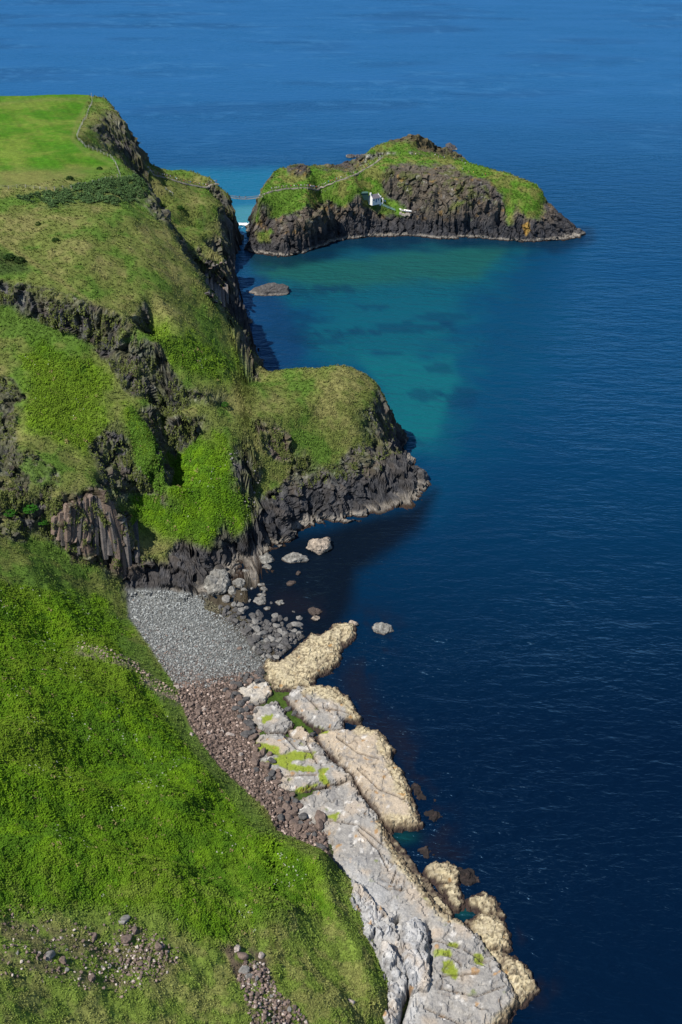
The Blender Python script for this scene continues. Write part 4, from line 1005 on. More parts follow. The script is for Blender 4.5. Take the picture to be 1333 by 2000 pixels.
boulders([(470,1320),(510,1312),(512,1330),(455,1345),(490,1375),(504,1384),(490,1410),(508,1428),(500,1448),(480,1440),(465,1400),(440,1350)], 45, (.65, 1.15), ['dark_basalt', 'dark_basalt', 'brown_basalt'], 'rounded boulder along the inner edge of the limestone slabs', 'boulders along the slabs', 23, 1.8, hs2, 8)
boulders([(495,1448),(530,1470),(545,1500),(545,1530),(580,1560),(600,1590),(640,1620),(636,1665),(590,1640),(545,1600),(510,1520),(480,1480)], 60, (.6, 1.2), ['dark_basalt', 'brown_basalt', 'brown_basalt'], 'boulder heaped beside the grey slab with algae', 'boulders beside the grey slab', 24, 2, hs2, 8)
boulders([(352,1360),(400,1345),(450,1400),(480,1460),(470,1510),(420,1460),(380,1400)], 24, (.55, .9), ['brown_basalt', 'pale_stone', 'brown_basalt'], 'stone proud of the scree below the fern slope', 'boulders on the scree', 25, 2.5, hm, 12)
boulders([(472,1880),(515,1880),(545,1945),(600,1990),(600,2000),(510,2000),(485,1960)], 30, (.3, .5), ['brown_basalt', 'grey_basalt', 'pale_stone'], 'angular stone in the scree spill at the bottom edge', 'boulders in the scree spill', 26, 18, hm, 9)
boulders([(20,1800),(130,1830),(200,1840),(260,1825),(340,1850),(320,1890),(250,1920),(120,1900),(30,1880)], 46, (.22, .44), ['brown_basalt', 'grey_basalt', 'pale_stone', 'brown_basalt'], 'angular stone half sunk in ferns on the lower left slope', 'boulders among the ferns', 27, 38, hm, 12)
for (a, b, r, mt, lab, z0, hf) in [(627,1597,2.0,'brown_basalt','largest brown boulder resting on the edge of the great slab',2.2,hs2),
  (563,1385,1.2,'dark_basalt','upper dark boulder lying in the green channel',1,hs2),(576,1394,1.1,'dark_basalt','second dark boulder lying in the green channel',1,hs2),(610,1437,1.2,'dark_basalt','flat dark boulder at the lower end of the green channel',1,hs2),
  (446,1254,1.0,'dark_basalt','dark round boulder alone on the grey shingle',1.6,hm),(468,1268,1.0,'brown_basalt','rust brown block alone on the grey shingle',1.4,hm),
  (242,1796,1.35,'grey_basalt','grey slab sided boulder at the top of the left scree',36,hm),(262,1816,.9,'brown_basalt','brown boulder just below the grey slab sided boulder',35,hm),
  (246,1832,1.1,'brown_basalt','tall brown boulder in the middle of the left scree',36,hm),(181,1825,1.0,'brown_basalt','dark squared boulder among ferns on the left slope',38,hm),
  (310,1851,1.1,'brown_basalt','brown boulder on the right shoulder of the left scree',32,hm),(95,1871,1.2,'grey_basalt','grey boulder sunk in ferns near the left edge',42,hm),
  (178,1911,1.2,'brown_basalt','dark boulder at the lower rim of the left scree',38,hm),(125,1882,.9,'brown_basalt','small brown boulder beside the sunken grey one',40,hm),
  (463,1853,1.1,'pale_stone','white topped stone above the scree spill',19,hm),(474,1867,1.2,'brown_basalt','brown round stone above the scree spill',19,hm),(510,1867,.8,'pale_stone','small white stone right of the scree spill',16,hm),
  (478,1896,1.1,'grey_basalt','grey block at the head of the scree spill',18,hm),(484,1908,1.0,'grey_basalt','second grey block at the head of the scree spill',18,hm),(687,1962,1.0,'pale_stone','white rock alone in the grass beside the crag',9,hm),
  (345,1343,.9,'pale_stone','pale split stone where the fern slope meets the scree',5,hm),(374,1434,.9,'pale_stone','white stone in the turf bank beside the scree',5,hm)]:
    x, y, z = hit(a, b, hf, z0); o = link(bpy.data.objects.new('boulder', STONE[mt, int(a) % 5])); r *= .8; o.location = (x, y, z+.15*r); o.scale = (r*1.1, r, r); o.rotation_euler = (.2, .1, a)
    tag(o, lab, 'boulder')

# ------------------------------------------------------------------ foliage
def foliage(name, P, N, C, rad, leaves, up, seed, width=.34, droop=.25):
    """clumps of pointed leaves: each leaf two triangles"""
    rg = np.random.default_rng(seed); n = len(P); L = leaves
    a = (np.arange(L)[None]*2*math.pi/L+rg.random((n, 1))*6.28+rg.normal(size=(n, L))*.3)
    r = rad[:, None]*(.7+.5*rg.random((n, L))); hgt = up*rad[:, None]*(.6+.9*rg.random((n, L)))
    dx, dy = np.cos(a), np.sin(a)
    B = P[:, None, :]+np.stack([.05*dx, .05*dy, 0*dx], -1)-N[:, None, :]*.1*rad[:, None, None]
    Mi = P[:, None, :]+np.stack([dx*r*.5, dy*r*.5, hgt], -1)
    slope = -(N[:, 0:1]*dx+N[:, 1:2]*dy)/np.maximum(N[:, 2:3], .35)
    slope = np.clip(slope, -1.3, 1.3)
    Mi[..., 2] += slope*r*.5
    T = P[:, None, :]+np.stack([dx*r, dy*r, hgt*(1-droop)+slope*r], -1)
    s = np.stack([-dy, dx, 0*dx], -1)*(r*width)[..., None]
    V = np.stack([B, Mi-s, Mi+s, T], 2).reshape(-1, 3)
    k = np.arange(n*L)*4; Fc = np.concatenate([np.stack([k, k+1, k+2], 1), np.stack([k+1, k+3, k+2], 1)])
    cc = C[:, None, :]*(.84+.32*rg.random((n, L, 1)))
    cc = np.repeat(cc.reshape(-1, 1, 3), 4, 1).reshape(-1, 3)
    me = np_mesh(name, V, Fc, cc, smooth=False); me.materials.append(M_leaf)
    o = link(bpy.data.objects.new(name, me)); o['kind'] = 'stuff'; return o
def pick(D, w, n, seed):
    rg = np.random.default_rng(seed); p = np.maximum(w.ravel(), 0); p = p/p.sum(); i = rg.choice(p.size, n, replace=True, p=p)
    P = np.stack([D['X'].ravel()[i], D['Y'].ravel()[i], D['Z'].ravel()[i]], 1); N = D['n'].reshape(-1, 3)[i]; C = D['col'].reshape(-1, 3)[i]
    P[:, :2] += rg.normal(size=(n, 2))*.12
    return P, N, C, rg
D = MAIN
inv = (D['px'] > -60) & (D['px'] < 1393) & (D['py'] < 2090) & (D['Z'] > 3.2) & (D['py'] > 100)
veg = inv*(1-D['rk'])*(1-D['beach'])*(1-D['field'])*(1-.75*D['scree'])
wf = veg*sstep(.25, .7, D['fern'])
P, N, C, rg = pick(D, wf, 52000, 31)
dist = np.linalg.norm(P-np.array([0, 0, CAM_H]), axis=1)
C = C*.8+np.array((.095, .185, .006))*.2
u_ = rg.random((len(P), 1)); C = np.where(u_ < .012, np.array([(.21, .18, .07)]), np.where(u_ > .9, C*.6, C))
o = foliage('fern_cover', P, N, C, (.26+.34*rg.random(len(P))**1.5)*(dist/200)**.6, 5, .42, 32); o['label'] = 'dense bright green bracken covering the slopes'
wg = veg*(1-sstep(.3, .8, D['fern']))*(1-sstep(.5, .9, D['heath']))
P, N, C, rg = pick(D, wg, 60000, 33)
dist = np.linalg.norm(P-np.array([0, 0, CAM_H]), axis=1)
C = C*(.95+.35*rg.random((len(P), 1)))
o = foliage('rough_grass', P, N, C, (.16+.26*rg.random(len(P))**2)*(dist/200)**.75, 4, .6, 34, width=.28, droop=-.2); o['label'] = 'rough tussocky grass over the headland'
wh = inv*sstep(.35, .7, D['heath'])
P, N, C, rg = pick(D, wh, 3600, 35); C = np.array([(.055, .100, .034)])*(.6+.9*rg.random((len(P), 1)))
o = foliage('gorse_thicket', P+np.array([0, 0, .1]), N, C, .35+.65*rg.random(len(P))**2, 6, .7, 36); o['label'] = 'dark green gorse thicket under the field edge'
wr = inv*sstep(.5, .8, D['rk'])*sstep(8, 14, D['Z'])*sstep(-.12, .2, fbm(D['X'], D['Y'], D['Z'], 5, 3))
P, N, C, rg = pick(D, wr, 13000, 37); C = np.array([(.095, .115, .032)])*(.6+.8*rg.random((len(P), 1)))
o = foliage('ledge_plants', P, N, C, .25+.4*rg.random(len(P)), 4, .5, 38); o['label'] = 'grass and ivy tufts on the cliff ledges'
wi = D['rk']*0+pm(D['px'], D['py'], [(255,798),(300,848),(322,895),(318,965),(300,950),(270,900),(256,850)], 4)*(D['Z'] > 12)
P, N, C, rg = pick(D, wi, 2500, 39); C = np.array([(.07, .14, .016)])*(.6+.8*rg.random((len(P), 1)))
o = foliage('ivy_curtain', P, N, C, .35+.35*rg.random(len(P)), 5, .5, 40); o['label'] = 'bright ivy hanging over the rock buttress'
P, N, C, rg = pick(ISL, ISL['gr']*(ISL['Z'] > 6), 9000, 41)
o = foliage('island_grass', P, N, C*(.8+.5*rg.random((len(P), 1))), .45+.4*rg.random(len(P)), 4, .6, 42, width=.28, droop=-.2); o['label'] = 'tufted grass on top of the island'
# pale flower heads (hogweed) dotted in the ferns
wq = wf*sstep(.15, .3, fbm(D['X'], D['Y'], D['Z'], 9, 2)); P, N, C, rg = pick(D, wq, 260, 43)
o = foliage('white_flower_heads', P+np.array([0, 0, .45]), N, np.tile(np.array([(.50, .52, .40)]), (len(P), 1)), .13+.08*rg.random(len(P)), 4, .3, 44, width=.5); o['label'] = 'white flower heads dotted over the fern slope'
# small green and brown shrubs, countable bushes of the upper slope
BUSH = []
for k in range(3):
    rg = np.random.default_rng(50+k); V = block(ICO2, 80+k, .1, .5)*np.array([1, 1, .75])
    n_ = 90; d = rg.normal(size=(n_, 3)); d[:, 2] = np.abs(d[:, 2]); d /= np.linalg.norm(d, axis=1)[:, None]
    BUSH.append(d*np.array([1, 1, .8])*(.75+.3*rg.random((n_, 1))))
def bush(px_, py_, r, c, label, k):
    x, y, z = hit(px_, py_, hm, 60); d = BUSH[k % 3]; rg = np.random.default_rng(int(px_*7+py_))
    P = d*r; me_o = foliage('shrub', P, np.tile([[0, 0, 1.]], (len(P), 1)), np.tile([c], (len(P), 1)), np.full(len(P), .26*r), 5, .6, int(px_))
    me_o['kind'] = 'thing'; me_o.location = (x, y, z); tag(me_o, label, 'shrub', 'shrubs on the slopes')
for i, a in enumerate([(137,351,1.5,(.02,.05,.012),'dark round shrub beside the bare earth at the field edge'),(195,330,1.2,(.03,.075,.015),'small shrub in the corner of the field below the fence'),(75,438,1.1,(.025,.06,.012),'small dark bush on the open slope under the gorse'),
    (110,475,1.3,(.025,.06,.012),'lone dark bush beside the faint sheep track'),(20,505,2.0,(.022,.05,.012),'dark brown heather bush above the scarp at the left edge'),(40,512,1.8,(.026,.05,.013),'heather bush next to the left edge, above dark rock'),
    (320,403,1.2,(.05,.10,.02),'bush on the upper rim among pale rocks'),(352,408,2.2,(.025,.07,.012),'wide dark shrub on the far promontory slope'),(20,1000,1.6,(.03,.11,.012),'bright bush at the foot of the column cliff'),(62,1005,1.9,(.03,.12,.012),'bright green bush in front of the column cliff, left end'),
    (85,1020,1.4,(.03,.11,.012),'bright bush beside the first basalt columns'),(440,792,1.2,(.03,.10,.012),'small green bush on the rocky spur')]):
    bush(*a, i)

# ------------------------------------------------------------------ paths, fences
def drape(line, fn, z0, step=1.0):
    pts = [hit(a, b, fn, z0 if not isinstance(z0, (list, tuple)) else z0[i]) for i, (a, b) in enumerate(line)]
    out = []
    for p, q in zip(pts[:-1], pts[1:]):
        d = math.hypot(q[0]-p[0], q[1]-p[1]); n = max(1, int(d/step))
        for k in range(n):
            t = k/n; x = p[0]+(q[0]-p[0])*t; y = p[1]+(q[1]-p[1])*t; out.append((x, y, fn(x, y)))
    out.append(pts[-1]); return out
def smooth_z(pts, k=4):
    z = [p[2] for p in pts]; n = len(z)
    return [(p[0], p[1], .35*p[2]+.65*sum(z[max(0, i-k):i+k+1])/len(z[max(0, i-k):i+k+1])+.12) for i, p in enumerate(pts)]
def ribbon(name, pts, w, c, label):
    pts = smooth_z(pts); V = []; n = len(pts)
    for i, p in enumerate(pts):
        a = pts[max(0, i-1)]; b = pts[min(n-1, i+1)]; d = Vector((b[0]-a[0], b[1]-a[1], 0)).normalized(); s = Vector((-d.y, d.x, 0))
        for k, zz in ((-1, -.5), (-.9, .22), (.9, .22), (1, -.5)): V.append((p[0]+s.x*k*w/2, p[1]+s.y*k*w/2, p[2]+zz))
    Fc = [(i*4+k, i*4+k+1, i*4+k+5, i*4+k+4) for i in range(n-1) for k in range(3)]
    V = np.array(V); col = np.tile(np.array(c), (len(V), 1))*(.8+.4*rng.random((len(V), 1)))
    me = np_mesh(name, V, np.array(Fc)[:, ::-1], col); me.materials.append(M_path); o = link(bpy.data.objects.new(name, me)); o['kind'] = 'structure'; o['label'] = label
    return pts
def fence(name, pts, h, gap, mat, wmat, label, wires=(.95, .6), rail=.02, pw=.09, cat='fence'):
    root = empty(name, pts[0]); tag(root, label, cat); o0 = Vector(pts[0])
    me = MB().box(0, 0, h/2-.15, pw, pw, h+.3).mesh('post', mat); acc = 0; last = None; tops = []
    for p in pts:
        if last is None or math.hypot(p[0]-last[0], p[1]-last[1]) >= gap:
            o = link(bpy.data.objects.new('post', me), root); o.location = Vector(p)-o0; o.rotation_euler = (random.gauss(0, .04), random.gauss(0, .04), random.random()); last = p; tops.append(p)
    for f in wires:
        MB().tube([tuple(Vector((p[0], p[1], p[2]+h*f))-o0) for p in tops], rail, 3).build('wire' if rail < .03 else 'rail', wmat, root)
    return root
p_main = drape([(288,344),(300,341),(326,348),(343,353),(364,359),(387,364),(410,364),(428,364)], hm, 35)
ribbon('footpath', p_main, 1.7, (.25, .225, .19), 'gravel path to the rope bridge on the far promontory')
p_end = drape([(428,364),(440,372),(452,382)], hm, 31); ribbon('bridge_steps', p_end, 1.6, (.26, .24, .22), 'rocky steps down to the rope bridge')
p_isl = drape([(515,381),(535,374),(560,369),(600,367),(625,366),(650,357),(675,349),(690,344),(703,337),(715,330),(733,320),(748,308)], hi, 31)
ribbon('footpath', p_isl, 1.5, (.22, .20, .165), 'gravel path climbing the island')
off = lambda pts, d: [(x, y-d, hi(x, y-d) if x > -50 and y > 560 and pts is p_isl else hm(x, y-d)) for x, y, z in pts]
fence('path_fence', smooth_z(off(p_isl, 1.7), 5), 1.1, 2.2, M_post, M_post, 'pale post and rail fence along the island path', (.95,), .015, .07)
fence('path_fence', smooth_z(off(p_main, 1.7), 5), 1.1, 2.2, M_post, M_post, 'pale post and rail fence along the promontory path', (.95,), .015, .07)
f1_ = drape([(-60,193),(0,189),(60,186),(110,184),(178,184)], hm, 80, .8)
fence('field_fence', f1_, 1.35, 4.2, M_post, M_wire, 'wooden post fence along the far edge of the bright field', (.9, .5), .025, .22)
f2_ = drape([(178,184),(181,200),(172,225),(158,250),(151,268),(160,280),(170,288),(195,298),(215,306),(226,318),(236,345)], hm, 80, .8)
fence('field_fence', f2_, 1.35, 2.6, M_post, M_wire, 'wooden post fence curving round the cliff side of the field', (.9, .5), .03, .17)
f3_ = drape([(-40,367),(0,367),(55,367),(95,372),(140,368),(185,358),(236,345)], hm, 79, .8)
fence('field_fence', f3_, 1.2, 2.6, M_post, M_wire, 'wooden post fence along the near edge of the field', (.9, .5), .03, .17)
f4_ = drape([(324,374),(332,376),(340,382)], hm, 36, .6)
fence('handrail', f4_, 1.1, 1.6, M_white, M_white, 'short white handrail on the promontory slope', (.95,), .07, .1, 'handrail')

# ------------------------------------------------------------------ rope bridge
a_ = Vector(at(451, 383, 29.8)); b_ = Vector(at(514, 381, 29.8))
a_.z = hm(a_.x, a_.y)+.3; b_.z = hi(b_.x, b_.y)+.3
zz = max(a_.z, b_.z, 29.0); a_.z = b_.z = min(zz, 30.5)
br_ = empty('rope_bridge', a_); tag(br_, 'slender rope bridge spanning the gap between headland and island', 'bridge')
def brp(t, s=0, h=0):
    p = a_.lerp(b_, t); d = (b_-a_).normalized(); n_ = Vector((-d.y, d.x, 0))
    return Vector((p.x+n_.x*s, p.y+n_.y*s, p.z-1.1*4*t*(1-t)+h))-a_
nbd = 60
bm_ = MB().box(0, 0, 0, .26, .95, .05).mesh('board', M_plank); ang = math.atan2((b_-a_).y, (b_-a_).x)
for i in range(nbd):
    o = link(bpy.data.objects.new('board', bm_), br_); o.location = brp((i+.5)/nbd); o.rotation_euler = (0, 0, ang)
for s in (-.5, .5):
    MB().tube([brp(i/24, s*1.15, 1.15) for i in range(25)], .06, 4).build('hand_rope', M_rope, br_)
    MB().tube([brp(i/24, s, -.05) for i in range(25)], .07, 4).build('deck_cable', M_rope, br_)
    mb = MB()
    for i in range(41):
        mb.tube([brp(i/40, s, 0), brp(i/40, s*1.15, 1.15)], .018, 3)
        if i < 40: mb.tube([brp(i/40, s, 0), brp((i+1)/40, s*1.15, 1.15)], .018, 3)
    mb.build('netting', M_rope, br_)

# ------------------------------------------------------------------ cottage and its surroundings
cx, cy, cz = hit(731, 400, hi, 16); cz += .7
cot = empty('cottage', (cx, cy, cz), math.radians(36)); tag(cot, 'small white cottage with a slate roof and chimney on the island ledge', 'cottage')
L_, W_, H_ = 6.2, 4.7, 2.4; RH = 1.7
mb = MB(); x0, x1, y0, y1 = -L_/2, L_/2, -W_/2, W_/2
v = [(x0,y0,-1.5),(x1,y0,-1.5),(x1,y1,-1.5),(x0,y1,-1.5),(x0,y0,H_),(x1,y0,H_),(x1,y1,H_),(x0,y1,H_),(x0,0,H_+RH),(x1,0,H_+RH)]
mb.poly(v, [(0,1,5,4),(2,3,7,6),(3,0,4,8,7),(1,2,6,9,5),(0,3,2,1)]).build('wall', M_white, cot)
rf = MB().poly([(x0+.25,y0-.3,H_-.16),(x1-.25,y0-.3,H_-.16),(x1-.25,0,H_+RH+.06),(x0+.25,0,H_+RH+.06),(x1-.25,y1+.3,H_-.16),(x0+.25,y1+.3,H_-.16),
   (x0+.25,y0-.3,H_-.04),(x1-.25,y0-.3,H_-.04),(x1-.25,0,H_+RH+.2),(x0+.25,0,H_+RH+.2),(x1-.25,y1+.3,H_-.04),(x0+.25,y1+.3,H_-.04)],
   [(0,3,2,1),(3,5,4,2),(6,7,8,9),(9,8,10,11),(0,1,7,6),(5,11,10,4),(0,6,9,3),(3,9,11,5),(1,2,8,7),(2,4,10,8)]).build('roof', M_slate, cot)
MB().box(x0+.45, 0, H_+RH+.35, .8, .95, 1.5).box(x0+.45, 0, H_+RH+1.15, .95, 1.1, .15).build('chimney', M_white, rf)
for gx_ in (x0+.1, x1-.1):
    MB().poly([(gx_-.14,y0-.1,H_-.1),(gx_+.14,y0-.1,H_-.1),(gx_+.14,0,H_+RH+.22),(gx_-.14,0,H_+RH+.22),(gx_-.14,y1+.1,H_-.1),(gx_+.14,y1+.1,H_-.1),
      (gx_-.14,y0-.1,H_+.12),(gx_+.14,y0-.1,H_+.12),(gx_+.14,0,H_+RH+.42),(gx_-.14,0,H_+RH+.42),(gx_-.14,y1+.1,H_+.12),(gx_+.14,y1+.1,H_+.12)],
      [(0,1,2,3),(3,2,5,4),(6,9,8,7),(9,11,10,8),(0,3,9,6),(3,4,11,9),(1,7,8,2),(2,8,10,5),(0,6,7,1),(4,5,10,11)]).build('gable_coping', M_white, rf)
d_ = MB().box(-.2, y0-.03, .95, .9, .08, 1.9).build('door', M_doorpaint, cot)
for wx in (-1.9, 1.5):
    w_ = MB().box(wx, y0-.03, 1.4, .8, .08, .9).build('window', M_glass, cot)
    MB().box(wx, y0-.08, 1.4, .06, .04, .9).box(wx, y0-.08, 1.4, .8, .04, .06).box(wx, y0-.1, .9, 1.15, .16, .08).build('window_frame', M_white, w_)
hx, hy, hz = hit(713, 389, hi, 20)
hut = empty('hut', (hx-.5, hy, hz+1.4), math.radians(12)); tag(hut, 'boxy dark green hut standing behind the white cottage', 'hut')
MB().box(0, 0, 1.2, 4.4, 3.2, 4.0).build('wall', M_hut, hut)
MB().box(0, 0, 3.3, 4.8, 3.6, .18).build('roof', M_hutroof, hut)
MB().box(2.22, -.4, .9, .06, 1.0, 2.0).build('door', M_glass, hut)
def low_wall(name, line, z0, h, t, mat, label, cat):
    pts = smooth_z(drape(line, hi, z0, 1.0), 1); o0 = Vector(pts[0]); mb = MB()
    for p, q in zip(pts[:-1], pts[1:]):
        d = math.hypot(q[0]-p[0], q[1]-p[1]); mb.box((p[0]+q[0])/2-o0.x, (p[1]+q[1])/2-o0.y, (p[2]+q[2])/2-o0.z+h/2-.4, d+.05, t, h+.8, math.atan2(q[1]-p[1], q[0]-p[0]))
    o = mb.build(name, mat); o.location = o0; tag(o, label, cat)
low_wall('yard_wall', [(738,384),(745,388),(749,393),(748,398),(742,401)], 18, .9, .35, M_white, 'low curved white wall round the yard beside the cottage', 'wall')
fence('handrail', smooth_z(drape([(742,401),(750,405),(758,409),(766,413),(772,415)], hi, 15)), 1.1, 1.5, M_rail, M_rail, 'pale teal handrail leading down from the cottage', (.95, .5, .2), .12, .14, 'handrail')
bx_, by_, bz_ = hit(752, 396, hi, 17); o = MB().box(0, 0, 1.0, 1.1, .25, 1.2).box(-.4, 0, .3, .1, .1, 1.4).box(.4, 0, .3, .1, .1, 1.4).build('notice_board', mat_plain('board_blue', (.04, .12, .22))); o.location = (bx_, by_, bz_); tag(o, 'small blue board on posts beside the cottage yard', 'notice board')
# boat on its ledge
qx, qy, qz = hit(792, 417, hi, 10)
boat = empty('boat', (qx, qy, qz+.9), math.radians(-32)); tag(boat, 'long white boat lying on a stone ledge below the cottage', 'boat')
mb = MB(); st = np.linspace(-1, 1, 11); V = []
for t in st:
    w = 1.05*(1-abs(t)**2.4)+.05; zt = .25+.35*t*t; x = t*4.2
    V += [(x, -w, zt), (x, -w*.75, -.35+.2*t*t), (x, 0, -.55+.25*t*t), (x, w*.75, -.35+.2*t*t), (x, w, zt), (x, w*.86, zt-.04), (x, 0, -.3+.25*t*t), (x, -w*.86, zt-.04)]
Fq = [tuple((i*8+k, (i+1)*8+k, (i+1)*8+(k+1) % 8, i*8+(k+1) % 8)) for i in range(10) for k in range(8)]
mb.poly(V, Fq+[tuple(range(7, -1, -1)), tuple(80+k for k in range(8))]).build('hull', M_white, boat)
for t in (-.45, 0, .45): MB().box(t*4.2, 0, .12, .35, 1.7*(1-abs(t)**2.4), .06).build('thwart', M_post, boat)
low_wall('stone_ledge', [(781,415),(790,419),(800,423),(803,424)], 9, .5, 2.2, mat_plain('concrete', (.36, .32, .27)), 'pale stone ledge under the white boat', 'ledge')

# ------------------------------------------------------------------ people
def person_mesh(pose):
    sk = {'hip': (0, 0, .95), 'chest': (0, 0, 1.32), 'neck': (0, 0, 1.5), 'head': (0, .02, 1.66), 'top': (0, .01, 1.78)}
    st = .16 if pose else .02
    vs = [sk['hip'], sk['chest'], sk['neck'], sk['head'], sk['top']]; rs = [.15, .17, .065, .105, .07]; ed = [(0,1),(1,2),(2,3),(3,4)]
    for s in (-1, 1):
        b = len(vs); f = s*st
        vs += [(s*.1, 0, .88), (s*.11, f*.7+.03, .5), (s*.11, f*1.4, .08), (s*.12, f*1.4+.16, .04)]; rs += [.10, .065, .045, .04]
        ed += [(0, b), (b, b+1), (b+1, b+2), (b+2, b+3)]
        b = len(vs); vs += [(s*.2, 0, 1.4), (s*.26, -f*.5, 1.12), (s*.25, -f*.8+.08, .86), (s*.25, -f*.8+.12, .77)]; rs += [.07, .05, .038, .035]
        ed += [(1, b), (b, b+1), (b+1, b+2), (b+2, b+3)]
    me = bpy.data.meshes.new('person'); me.from_pydata(vs, ed, []); o = bpy.data.objects.new('person', me); COL.objects.link(o)
    o.modifiers.new('s', 'SKIN'); o.modifiers.new('d', 'SUBSURF').levels = 1
    for i, r in enumerate(rs): me.skin_vertices[0].data[i].radius = (r, r); me.skin_vertices[0].data[i].use_root = (i == 0)
    dg = bpy.context.evaluated_depsgraph_get(); dg.update(); m2 = bpy.data.meshes.new_from_object(o.evaluated_get(dg)); bpy.data.objects.remove(o); return m2
PM = [person_mesh(0), person_mesh(1)]
M_skin = mat_plain('skin', (.55, .34, .25), .6, .05); M_hair = mat_plain('hair', (.05, .035, .025))
TOPS = {'red': (.42, .03, .03), 'white': (.7, .7, .7), 'blue': (.04, .12, .42), 'black': (.02, .02, .025), 'teal': (.03, .33, .38), 'pink': (.55, .18, .25), 'grey': (.25, .25, .27), 'yellow': (.6, .5, .04), 'navy': (.03, .04, .10), 'green': (.06, .22, .06)}
M_top = {k: mat_plain('cloth_'+k, v, .85, .08) for k, v in TOPS.items()}
M_leg = [mat_plain('trousers_dark', (.03, .035, .06)), mat_plain('trousers_tan', (.28, .23, .16))]
PV = {}
def pmesh(pose, top):
    k = (pose, top)
    if k not in PV:
        m = PM[pose].copy(); m.name = 'person'; m.materials.clear()
        for x in (M_skin, M_top[top], M_leg[len(PV) % 2], M_hair): m.materials.append(x)
        for p in m.polygons:
            z = p.center.z; x = abs(p.center.x)
            p.material_index = 2 if z < .96 and x < .2 else (0 if (z > 1.49 or (x > .2 and z < 1.1)) else 1)
            if z > 1.7 or (z > 1.6 and p.center.y < 0): p.material_index = 3
            if z < .96 and x < .2: p.material_index = 2
            p.use_smooth = True
        PV[k] = m
    return PV[k]
tn = list(TOPS)
def person(x, y, z, top, label, group, pose=None):
    o = link(bpy.data.objects.new('person', pmesh(random.randint(0, 1) if pose is None else pose, top))); o.location = (x, y, z)
    o.rotation_euler = (0, 0, random.uniform(0, 6.28)); s = random.uniform(.95, 1.08); o.scale = (s, s, s); tag(o, label, 'person', group)
def line_up(pts, n, place, group, zoff, jit=.6, wts=None):
    cum = [0]
    for p, q in zip(pts[:-1], pts[1:]): cum.append(cum[-1]+math.hypot(q[0]-p[0], q[1]-p[1]))
    for i in range(n):
        t = cum[-1]*(i+.5+random.uniform(-.35, .35))/n; k = max(0, min(len(pts)-2, int(np.searchsorted(cum, t))-1)); u = (t-cum[k])/(cum[k+1]-cum[k]+1e-6)
        p, q = pts[k], pts[k+1]; top = random.choice(['white', 'white', 'red', 'blue', 'black', 'grey', 'teal', 'pink', 'navy', 'white', 'black'])
        person(p[0]+(q[0]-p[0])*u+random.uniform(-.2, .2), p[1]+(q[1]-p[1])*u+random.uniform(-jit, jit), p[2]+(q[2]-p[2])*u+zoff, top, 'visitor in a %s top %s' % (top, place), group)
pm_ = smooth_z(p_main); pi_ = smooth_z(p_isl)
line_up(pm_[3:], 34, 'queueing on the gravel path to the bridge', 'visitors on the promontory path', .4)
k1 = int(len(pi_)*.60); line_up(pi_[6:k1], 40, 'queueing on the lower island path', 'visitors on the lower island path', .4)
line_up(pi_[k1:], 9, 'climbing the upper island path', 'visitors on the upper island path', .4)
for t, top, lab in ((.16, 'black', 'person in black, nearest the headland end of the rope bridge'), (.27, 'navy', 'person in navy, second from the headland on the rope bridge'), (.46, 'black', 'person in black, alone at mid span of the rope bridge'), (.9, 'white', 'person in white at the island end of the rope bridge')):
    p = brp(t, 0, .03)+a_; person(p.x, p.y, p.z, top, lab, 'people crossing the rope bridge')
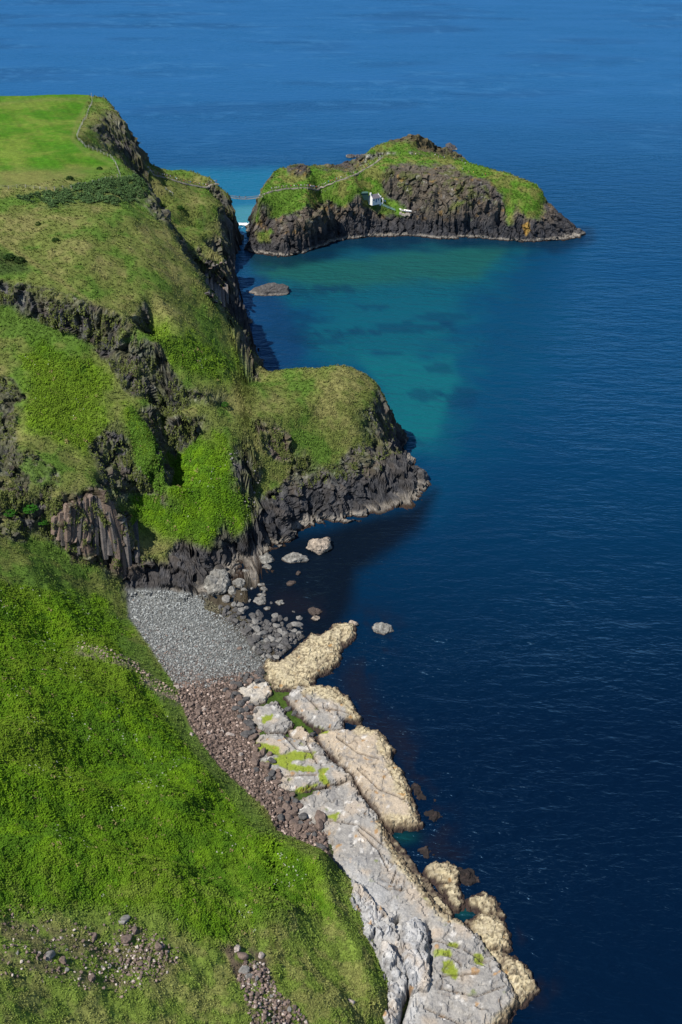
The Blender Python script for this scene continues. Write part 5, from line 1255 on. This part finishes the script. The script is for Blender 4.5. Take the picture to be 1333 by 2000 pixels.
for a, b, top, lab in [(850,306,'white','person in white at the left of the summit group'),(857,309,'grey','person in grey within the summit group'),(866,307,'navy','person in navy within the summit group'),(868,310,'white','person in white beside the navy one on the summit'),
  (886,310,'yellow','person in yellow green on the summit crest'),(888,314,'grey','person in grey below the summit crest'),(903,316,'blue','person in bright blue at the right of the summit group'),(909,323,'white','person in white standing below the bright blue one'),
  (904,334,'white','person in white on the grass above the dark rock'),(916,338,'black','person in black on the grass, left of the yellow one'),(925,340,'yellow','person in yellow on the island grass'),(942,344,'green','person in dark green on the island grass'),
  (948,344,'red','person in dark red beside the green one'),(969,331,'blue','person in blue alone on the island skyline'),(995,338,'pink','person in pale pink near the end of the skyline'),(1007,341,'white','person in white near the end of the skyline'),(1015,348,'teal','person in turquoise at the far right of the island top'),
  (820,304,'navy','person in navy below the rear headland'),(812,305,'white','person in white below the rear headland')]:
    x, y, z = hit(a, b, hi, 33); person(x, y, z, top, lab, 'visitors on the island top')

# ------------------------------------------------------------------ surf
M_foam = mat_plain('foam', (.80, .84, .86), .6, .05)
def foam(line, w, thr, label, seed, cell=.35, z=.12):
    P = [tuple(float(q) for q in at(a, b, 0)[:2]) for a, b in line]; A = np.array(P); x0, y0 = A.min(0)-w; x1, y1 = A.max(0)+w
    gx, gy = np.meshgrid(np.arange(x0, x1, cell), np.arange(y0, y1, cell)); d = ldist(gx, gy, P)
    k = fbm(gx, gy, 0*gx+seed, 2.4, 4)
    keep = (1-d/w+k*1.1) > thr
    idx = np.arange(gx.size).reshape(gx.shape); Fq = np.stack([idx[:-1, :-1].ravel(), idx[:-1, 1:].ravel(), idx[1:, 1:].ravel(), idx[1:, :-1].ravel()], 1)
    kk = keep.ravel(); Fq = Fq[kk[Fq].all(1)]
    if not len(Fq): return
    V = np.stack([gx, gy, z+.25*np.clip(1-d/w, 0, 1)+.1*k], -1).reshape(-1, 3); used = np.unique(Fq); mp_ = -np.ones(len(V), int); mp_[used] = np.arange(len(used))
    me = np_mesh('surf', V[used], mp_[Fq]); me.materials.append(M_foam); o = link(bpy.data.objects.new('surf', me)); o['kind'] = 'stuff'; o['label'] = label
foam([(455,440),(480,438),(505,437)], 3.6, .15, 'white line of surf breaking beyond the rope bridge', 1)
foam([(470,446),(485,444),(492,447)], 1.0, .7, 'thin foam under the bridge', 2)
foam([(884,291),(892,292)], 1.6, .5, 'foam at the dark stack behind the island', 6, .5)
